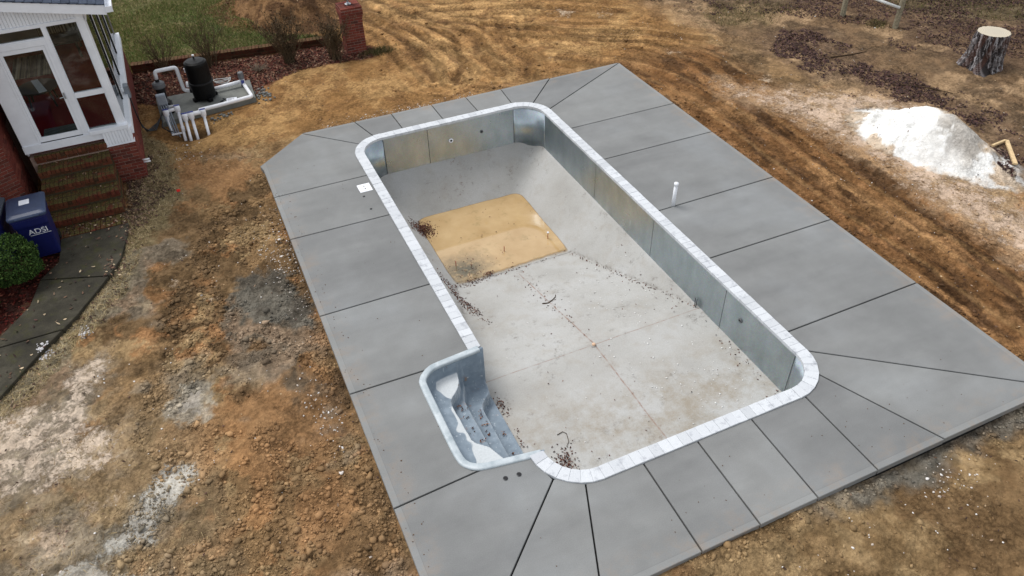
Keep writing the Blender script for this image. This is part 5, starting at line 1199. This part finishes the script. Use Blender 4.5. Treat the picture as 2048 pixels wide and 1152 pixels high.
p = clear_of(rand_in(REG['bed'], 8500), (PAD,), .0); p = p[np.abs((p-np.array(GA))@np.array(gn)+.1) > .14]; leaves('bed_leaves', p, soil_height(p[:, 0], p[:, 1]), RED, 'reddish leaves and mulch covering the planting bed below the low wall', .05, .10)
p = rand_in(REG['mulch'], 4200); p = clear_of(p, (WALK,), .0); leaves('mulch_leaves', p, soil_height(p[:, 0], p[:, 1]), RMU, 'red brown mulch under the round green shrubs', .035, .08)
p = np.concatenate([rand_in([(-2.15, 15.1), (-1.95, 16.9), (-1.6, 16.9), (-1.35, 17.3), (-1.6, 18.4), (-1.62, 17.0), (-1.2, 16.2), (-1.9, 14.9)], 900), rand_in(REG['straw'], 500), rand_in([(-2.2, 15.4), (-2.1, 16.9), (-1.75, 16.9), (-1.95, 15.3)], 600)])
leaves('drifted_leaves', p, soil_height(p[:, 0], p[:, 1]), DRY+[(176, 148, 116)], 'tan dead leaves drifted along the foot of the brick steps', .035, .075)
p = np.concatenate([rand_in(WALK, 160), np.array([(-2.2-.0, 14.9)])+RNG.normal(0, (.06, .35), (60, 2)), np.array([(-2.5, 13.6)])+RNG.normal(0, (.12, .2), (50, 2)), rand_in([(-3.4, 15.2), (-2.2, 15.2), (-2.2, 15.5), (-3.5, 15.5)], 130)]); leaves('walk_leaves', p, np.full(len(p), -.02), DRY+[(190, 170, 140)], 'few tan leaves scattered on the dark walkway', .035, .075)
q = []
for k in range(5): q.append(np.stack([RNG.uniform(SX0, SX1, 26), RNG.uniform(ys[k]+.1, ys[k]+.34, 26), np.full(26, zs[k])], 1))
q = np.concatenate(q[:4]); leaves('step_leaves', q[:, :2], q[:, 2], DRY, 'dead leaves caught on the mossy brick treads', .03, .06)
p = RNG.uniform((-4.5, 2), (26, 28), (5200, 2)); p = clear_of(p, (DECK, PAD, HOUSE)); leaves('yard_leaves', p, soil_height(p[:, 0], p[:, 1]), DRY+[(186, 160, 126)], 'sparse fallen leaves and chips over the clay yard', .02, .055)
# leaves in the pool
def pool_leaves(c, s, n, col=RED, ang=0., zoff=0., pile=.05):
    g_ = RNG.normal(0, 1, (n, 2))*np.array(s); ca, sa = math.cos(ang), math.sin(ang); p = np.stack([c[0]+g_[:, 0]*ca-g_[:, 1]*sa, c[1]+g_[:, 0]*sa+g_[:, 1]*ca], 1)
    k = (p[:, 0] > WX0+.03) & (p[:, 0] < WX1-.03) & (p[:, 1] > WY0+.03) & (p[:, 1] < WY1-.03); p = p[k]; r_ = np.hypot(g_[k, 0]/s[0], g_[k, 1]/s[1])
    return p, floor_z(p[:, 0], p[:, 1])+zoff+pile*np.exp(-r_**2)*RNG.uniform(0, 1, len(p))
PL = [pool_leaves((3.98, 14.62), (.13, .17), 800, pile=.16), pool_leaves((3.56, 6.40), (.10, .20), 330, ang=R(-30), pile=.07), pool_leaves((3.95, 5.85), (.16, .05), 130, ang=R(-25)),
 pool_leaves((3.80, 11.6), (.05, .50), 330, ang=R(8), pile=.03), pool_leaves((4.30, 12.25), (.22, .08), 110, pile=.05), pool_leaves((4.4, 12.6), (.28, .25), 90, zoff=.15, pile=0), pool_leaves((4.75, 12.35), (.06, .04), 60, zoff=.05), pool_leaves((5.5, 13.8), (.7, .6), 26, zoff=.14, pile=0), pool_leaves((3.16, 8.0), (.05, .09), 60), pool_leaves((3.14, 7.0), (.05, .5), 60), pool_leaves((7.55, 7.0), (.08, .7), 60), pool_leaves((5.3, 9.5), (1.3, 1.8), 30, pile=0), pool_leaves((5.34, 10.9), (.10, .9), 60, pile=0), pool_leaves((7.3, 9.8), (.25, .9), 70, ang=R(20), pile=0), pool_leaves((5.0, 12.25), (.8, .04), 90, pile=.01), pool_leaves((4.3, 6.9), (.8, .7), 24, pile=0)]
for u_ in np.linspace(0, 1, 14): PL.append(pool_leaves((7.62-.86*u_, 8.72+3.45*u_), (.02, .10), 6, ang=R(14), pile=0))
leaves('pool_leaves', np.concatenate([a for a, b in PL]), np.concatenate([np.maximum(b, WZ) for a, b in PL]), [(70, 44, 38), (92, 56, 46), (52, 38, 34), (116, 80, 62), (84, 50, 44)], 'dark wet leaves gathered in the corners and creases of the pool', .018, .048)
q = np.array([(2.40, 7.82, -.5), (2.43, 7.75, -.5), (2.42, 7.60, -.5), (2.40, 7.30, -.5), (2.45, 7.05, -.5), (2.68, 7.72, -.73), (2.70, 7.55, -.73), (2.66, 7.3, -.73), (2.93, 7.4, -.94), (2.9, 6.9, -.94), (2.38, 7.86, -.5), (2.72, 7.8, -.73)]); q = np.repeat(q, 5, 0)+RNG.normal(0, (.03, .05, 0), (60, 3)); q[:, 2] += .012
leaves('step_tread_leaves', q[:, :2], q[:, 2], [(92, 48, 36), (70, 44, 40), (140, 92, 56), (60, 44, 38)], 'few brown leaves lying on the pool entry steps', .02, .05)
# grass
def blades(name, p, z, cols, label, h=(.03, .08), lean=.5, wd=.006):
    n = len(p); a = RNG.uniform(0, 2*math.pi, n); hh = RNG.uniform(h[0], h[1], n); l_ = RNG.normal(0, lean, (n, 2)); V = np.zeros((n, 3, 3))
    V[:, 0] = np.stack([p[:, 0]-wd*np.cos(a), p[:, 1]-wd*np.sin(a), z-.005], 1); V[:, 1] = np.stack([p[:, 0]+wd*np.cos(a), p[:, 1]+wd*np.sin(a), z-.005], 1); V[:, 2] = np.stack([p[:, 0]+l_[:, 0]*hh, p[:, 1]+l_[:, 1]*hh, z+hh*np.clip(1-.6*np.abs(l_[:, 0]), .15, 1)], 1)
    ci = np.array([lin(c) for c in cols])[RNG.integers(0, len(cols), n)]*RNG.uniform(.75, 1.25, (n, 1)); o = np_mesh(name, V.reshape(-1, 3), np.arange(3*n).reshape(n, 3), 'grass_blades', None, False, np.repeat(ci, 3, 0)); o['kind'] = 'stuff'; o['label'] = label
p = rand_in([(-2.6, 31), (2.4, 28.4), (1.9, 26.6), (1.6, 25.4), (2.4, 23.8), (3.8, 22.8), (2.4, 22.75), (.2, 23.0), (-1.7, 23.2)], 80000, .15); kk = fbm(p[:, 0], p[:, 1], .8, 4, 22, .6); p = p[(kk < .57) | (RNG.uniform(0, 1, len(p)) < .45)]
blades('lawn_grass', p, soil_height(p[:, 0], p[:, 1], False), [(92, 112, 54), (112, 124, 66), (76, 96, 44), (136, 134, 84), (104, 116, 60), (150, 136, 96), (160, 142, 104)], 'short green lawn grass behind the low brick wall', (.03, .085), .55, .009)
p = rand_in(REG['straw'], 26000, .15); blades('straw_grass', p, soil_height(p[:, 0], p[:, 1]), [(156, 138, 100), (176, 156, 116), (126, 108, 76), (104, 92, 58), (186, 170, 132)], 'dry trampled straw coloured grass along the walkway', (.02, .055), 1.4, .005)
p = np.concatenate([rand_in(REG['grassR'], 4500, 1.0), rand_in(REG['olive'], 1200, 1.2), RNG.normal((5.05, 21.2), (.22, .13), (1400, 2)), RNG.normal((19.1, 16.1), (.15, .15), (500, 2))]); blades('rough_grass', p, soil_height(p[:, 0], p[:, 1]), [(84, 88, 48), (106, 98, 60), (76, 74, 44), (122, 104, 74), (92, 76, 54)], 'thin rough grass at the edge of the wood and by the pier', (.04, .13), .6, .009)
p = rand_in([(-4.6, 5.5), (-.6, 5.5), (-1.8, 9), (-2.6, 12), (-4.6, 9)], 9000, .4); kk = fbm(p[:, 0], p[:, 1], .8, 3, 81); p = p[kk > .46]; blades('dead_grass', p, soil_height(p[:, 0], p[:, 1]), [(150, 128, 92), (120, 100, 70), (98, 84, 56), (170, 150, 112)], 'dead flattened grass between the sand patches', (.02, .05), 1.5, .005)
# clods and stones
ICO = None
def ico():
    bm = bmesh.new(); bmesh.ops.create_icosphere(bm, subdivisions=1, radius=1); v = np.array([tuple(q.co) for q in bm.verts]); f = np.array([[q.index for q in fc.verts] for fc in bm.faces]); bm.free(); return v, f
IV, IF = ico()
def lumps(name, p, z, s, cols, mat, label, flat=.6, sink=.3):
    n = len(p); m = len(IV); a = RNG.uniform(0, 2*math.pi, n); jit = RNG.uniform(.45, 1.5, (n, m, 1)); b = IV[None]*jit*s[:, None, None]*np.array([1, 1, flat])[None, None]*RNG.uniform(.75, 1.3, (n, 1, 3))
    ca, sa = np.cos(a)[:, None], np.sin(a)[:, None]; V = np.stack([b[..., 0]*ca-b[..., 1]*sa+p[:, :1], b[..., 0]*sa+b[..., 1]*ca+p[:, 1:2], b[..., 2]+(z+s*(flat-sink))[:, None]], -1)
    F = (IF[None]+np.arange(n)[:, None, None]*m).reshape(-1, 3); o = np_mesh(name, V.reshape(-1, 3), F, mat, None, False, np.repeat(cols, m, 0)); o['kind'] = 'stuff'; o['label'] = label
A1 = rand_in([(-3.0, 4.6), (.76, 4.6), (.76, 16.0), (-.6, 15.0), (-1.6, 12), (-2.4, 9)], 26000, .3); kk = fbm(A1[:, 0], A1[:, 1], 1.1, 4, 83, .6); A1 = A1[kk > .46]
A2 = rand_in([(3, 1), (12, 1), (12, 3.8), (3, 3.8)], 1700, .1); A3 = rand_in([(4.5, 17.3), (10.5, 17.3), (13.5, 19), (9, 24), (5, 24.5)], 2600, .2); A3 = A3[fbm(A3[:, 0], A3[:, 1], .9, 4, 84, .6) > .48]; A4 = rand_in([(10.9, 4), (14.5, 4), (14, 16), (11.5, 19), (10.9, 17)], 1500, .1); A5 = rand_in([(1.4, 23.8), (5.2, 24), (5.2, 28), (1.6, 28)], 900, .1)
A6 = np.stack([RNG.uniform(.48, .76, 1300), RNG.uniform(4, 16, 1300)], 1); A7 = np.stack([RNG.uniform(4, 11.5, 900), 3.84-np.abs(RNG.normal(.02, .16, 900))], 1); A8 = np.stack([10.84+np.abs(RNG.normal(.02, .12, 700)), RNG.uniform(4, 17, 700)], 1)
p = clear_of(np.concatenate([A1, A2, A3, A4, A5, A6, A7, A8]), (DECK, PAD), .012); s = np.clip(RNG.lognormal(math.log(.0095), .66, len(p)), .004, .055); lumps('soil_clods', p, soil_height(p[:, 0], p[:, 1]), s, soil_color(p[:, 0], p[:, 1])*RNG.uniform(.7, 1.2, (len(p), 1)), 'clod_soil', 'crumbled clods of clay lying over the dug up yard')
S1 = np.stack([np.clip(RNG.normal(.50, .22, 420), -.4, .74), RNG.normal(12.6, .9, 420)], 1)[:300]; S2 = RNG.normal((8.1, 3.3), (.30, .16), (60, 2)); S3 = RNG.normal((7.0, 3.0), (1.5, .4), (50, 2)); S4 = np.stack([RNG.uniform(2.5, 6.5, 170), 17.27+np.abs(RNG.normal(0, .18, 170))], 1); S5 = RNG.normal((.3, 8.3), (.18, .45), (90, 2)); S6 = RNG.normal((-.7, 17.5), (.25, .35), (60, 2)); S7 = RNG.uniform((-4, 3), (1, 16), (220, 2)); S8 = RNG.normal((14.5, 10), (1.4, 2), (160, 2)); S9 = RNG.uniform((11, 4), (20, 20), (200, 2))
p = clear_of(np.concatenate([S1, S2, S3, S4, S5, S6, S7, S8, S9]), (DECK, PAD, HOUSE), .01); s = np.clip(RNG.lognormal(math.log(.0095), .4, len(p)), .005, .03); cc = np.array([lin(c) for c in ((214, 206, 198), (190, 178, 166), (228, 224, 220))])[RNG.integers(0, 3, len(p))]; lumps('stone_chips', p, soil_height(p[:, 0], p[:, 1]), s, cc, 'stone_chips', 'pale stone chips spilled along the slab edges')
p = np.concatenate([RNG.normal((6.6, 7.0), (.7, .9), (90, 2)), RNG.normal((6.6, 10.3), (.45, .8), (60, 2)), RNG.uniform((3.3, 5.7), (7.5, 11.5), (60, 2))]); p = p[(p[:, 0] > 3.2) & (p[:, 0] < 7.6) & (p[:, 1] > 5.7)]; s = RNG.uniform(.006, .017, len(p)); lumps('plaster_chips', p, floor_z(p[:, 0], p[:, 1]), s, np.tile(np.array(lin((226, 226, 222))), (len(p), 1)), 'stone_chips', 'white chips of plaster scattered on the pool floor', .5, .1)
p = np.concatenate([RNG.uniform((.82, 3.9), (1.1, 15), (90, 2)), RNG.uniform((1, 4), (2.7, 16), (40, 2)), RNG.uniform((4, 3.9), (10, 5.2), (40, 2))]); s = RNG.uniform(.004, .010, len(p)); lumps('deck_grit', p, np.full(len(p), 0.), s, np.tile(np.array(lin((96, 72, 52))), (len(p), 1)), 'clod_soil', 'few crumbs of soil dropped on the concrete deck', .6, .2)

p = np.concatenate([RNG.normal((1.50, 19.95), (.13, .22), (70, 2)), RNG.normal((.25, 19.12), (.2, .08), (25, 2))]); s = RNG.uniform(.012, .045, len(p)); lumps('concrete_rubble', p, soil_height(p[:, 0], p[:, 1])+.01, s, np.array(lin((120, 120, 116)))*RNG.uniform(.75, 1.2, (len(p), 1)), 'stone_chips', 'broken grey concrete spilled beside the equipment pad', .7, .3)
p = np.concatenate([RNG.normal((-3.72, 11.72), (.06, .12), (70, 2)), RNG.normal((-3.08, 12.0), (.05, .10), (60, 2))]); s = RNG.uniform(.006, .024, len(p)); zz_ = np.where(sdpoly(p[:, 0], p[:, 1], WALK) < 0, -.025, soil_height(p[:, 0], p[:, 1])); lumps('spilled_mortar', p, zz_, s, np.tile(np.array(lin((200, 198, 200))), (len(p), 1)), 'stone_chips', 'crumbs of white mortar spilled at the edge of the walkway', .35, .1)
# ------------------------------------------------------------------ shrubs
def bare_shrub(label, x, y, h, r, n, seed, leafc=None):
    rnd = random.Random(seed); t = thing('bare_shrub', label, 'shrub', gz(x, y, -.02), 0, 'bare shrubs in the bed'); bs_ = bmesh.new(); bt = bmesh.new(); tips = []
    for k in range(n):
        a = rnd.uniform(0, 2*math.pi); l_ = rnd.uniform(.25, 1)*r; hh = h*rnd.uniform(.65, 1.05); b0 = Vector((rnd.gauss(0, .07), rnd.gauss(0, .07), 0)); pts = []
        for i in range(5):
            u = i/4; pts.append(b0+Vector((math.cos(a)*l_*u**1.25+rnd.gauss(0, .018), math.sin(a)*l_*u**1.25+rnd.gauss(0, .018), hh*u)))
        tube(bs_, pts, [.011, .009, .007, .005, .003], 4, False)
        for i in (1, 2, 2, 3, 3, 3, 4):
            a2 = rnd.uniform(0, 2*math.pi); q = pts[i]; e = q+Vector((math.cos(a2)*rnd.uniform(.06, .16), math.sin(a2)*rnd.uniform(.06, .16), rnd.uniform(.08, .22))); m_ = (q+e)/2+Vector((rnd.gauss(0, .015), rnd.gauss(0, .015), 0)); tube(bt, [q, m_, e], [.005, .004, .0025], 3, False); tips += [m_, e]
            for _ in range(2):
                e2 = m_+Vector((rnd.gauss(0, .05), rnd.gauss(0, .05), rnd.uniform(.03, .12))); tube(bt, [m_, e2], [.003, .002], 3, False); tips.append(e2)
    mesh_obj('stems', bs_, 'shrub_stem', t)['kind'] = 'stuff'; mesh_obj('twigs', bt, 'shrub_stem', t)['kind'] = 'stuff'
    if leafc:
        T_ = np.array([tuple(q) for q in tips]); T_ = T_[RNG.uniform(0, 1, len(T_)) < .9]; o = leaves('dry_leaves', T_[:, :2]+RNG.normal(0, .01, (len(T_), 2)), T_[:, 2], leafc, None, .025, .055, 1.2, t)
SHR = [(66, 54, 40), (84, 68, 50), (56, 50, 34), (100, 84, 60)]
bare_shrub('twiggy bare shrub growing close to the corner of the house', -.75, 22.62, 1.15, .70, 22, 1); bare_shrub('bare upright shrub right behind the black filter tank', .45, 22.52, 1.35, .80, 28, 2)
bare_shrub('dense brown twiggy shrub in the middle of the bed', 2.55, 21.70, 1.35, .85, 62, 3, SHR); bare_shrub('dense brown twiggy shrub just left of the brick pier', 3.80, 21.30, 1.15, .65, 52, 4, SHR)
lw = thing('dry_ground_shrub', 'low grey dry shrub flattened on the leaves in front of the wall', 'shrub', gz(1.65, 21.5, 0)); bm = bmesh.new()
for k in range(60):
    a = random.uniform(0, 6.28); l_ = random.uniform(.15, .38); tube(bm, [(0, 0, 0), (math.cos(a)*l_*.5, math.sin(a)*l_*.5, random.uniform(.06, .16)), (math.cos(a)*l_, math.sin(a)*l_, random.uniform(.05, .22))], [.006, .005, .003], 3, False)
plain('dry_twig', (128, 114, 98), .9, .3, 20); mesh_obj('twigs', bm, 'dry_twig', lw)['kind'] = 'stuff'
def green_bush(label, x, y, rx, rz, zc, n, seed):
    t = thing('green_shrub', label, 'shrub', (x, y, -.08), 0, 'clipped green shrubs'); rg = np.random.default_rng(seed); d_ = rg.normal(0, 1, (n, 3)); d_ /= np.linalg.norm(d_, axis=1)[:, None]; bl = .76+.46*fbm(d_[:, 0]*2+seed, d_[:, 1]*2+d_[:, 2]*2, 1.6, 3, 90+seed)
    rr = bl*np.clip(1-np.abs(rg.normal(0, .10, n)), .4, 1.05); c = d_*rr[:, None]*np.array([rx, rx, rz])+np.array([0, 0, zc]); c = c[c[:, 2] > .04]; n = len(c)
    nrm = d_[:n]+rg.normal(0, .55, (n, 3)); nrm /= np.linalg.norm(nrm, axis=1)[:, None]; tt = np.cross(nrm, rg.normal(0, 1, (n, 3))); tt /= np.linalg.norm(tt, axis=1)[:, None]; bb = np.cross(nrm, tt); s = rg.uniform(.016, .030, n)[:, None]
    V = np.stack([c-tt*s, c+bb*s*.55+nrm*s*.15, c+tt*s*1.05, c-bb*s*.55+nrm*s*.15], 1)
    ci = np.array([lin(q) for q in ((50, 74, 32), (68, 94, 42), (38, 58, 26), (84, 108, 52), (58, 80, 38))])[rg.integers(0, 5, n)]*rg.uniform(.7, 1.25, (n, 1)); np_mesh('crown', V.reshape(-1, 3), np.arange(4*n).reshape(n, 4), 'shrub_leaf', t, False, np.repeat(ci, 4, 0))
    bm = bmesh.new()
    for k in range(7):
        a = k*.9; tube(bm, [(0, 0, 0), (math.cos(a)*.1, math.sin(a)*.1, zc*.5), (math.cos(a)*rx*.6, math.sin(a)*rx*.6, zc+rz*.2*math.sin(k*2.1))], [.02, .015, .006], 5, False)
    mesh_obj('trunk', bm, 'shrub_stem', t)
green_bush('clipped round green shrub in front of the wheelie bins', -4.12, 14.02, .50, .48, .52, 9000, 1); green_bush('lower green shrub at the left edge below the larger round one', -4.78, 13.2, .44, .42, .42, 7000, 2)
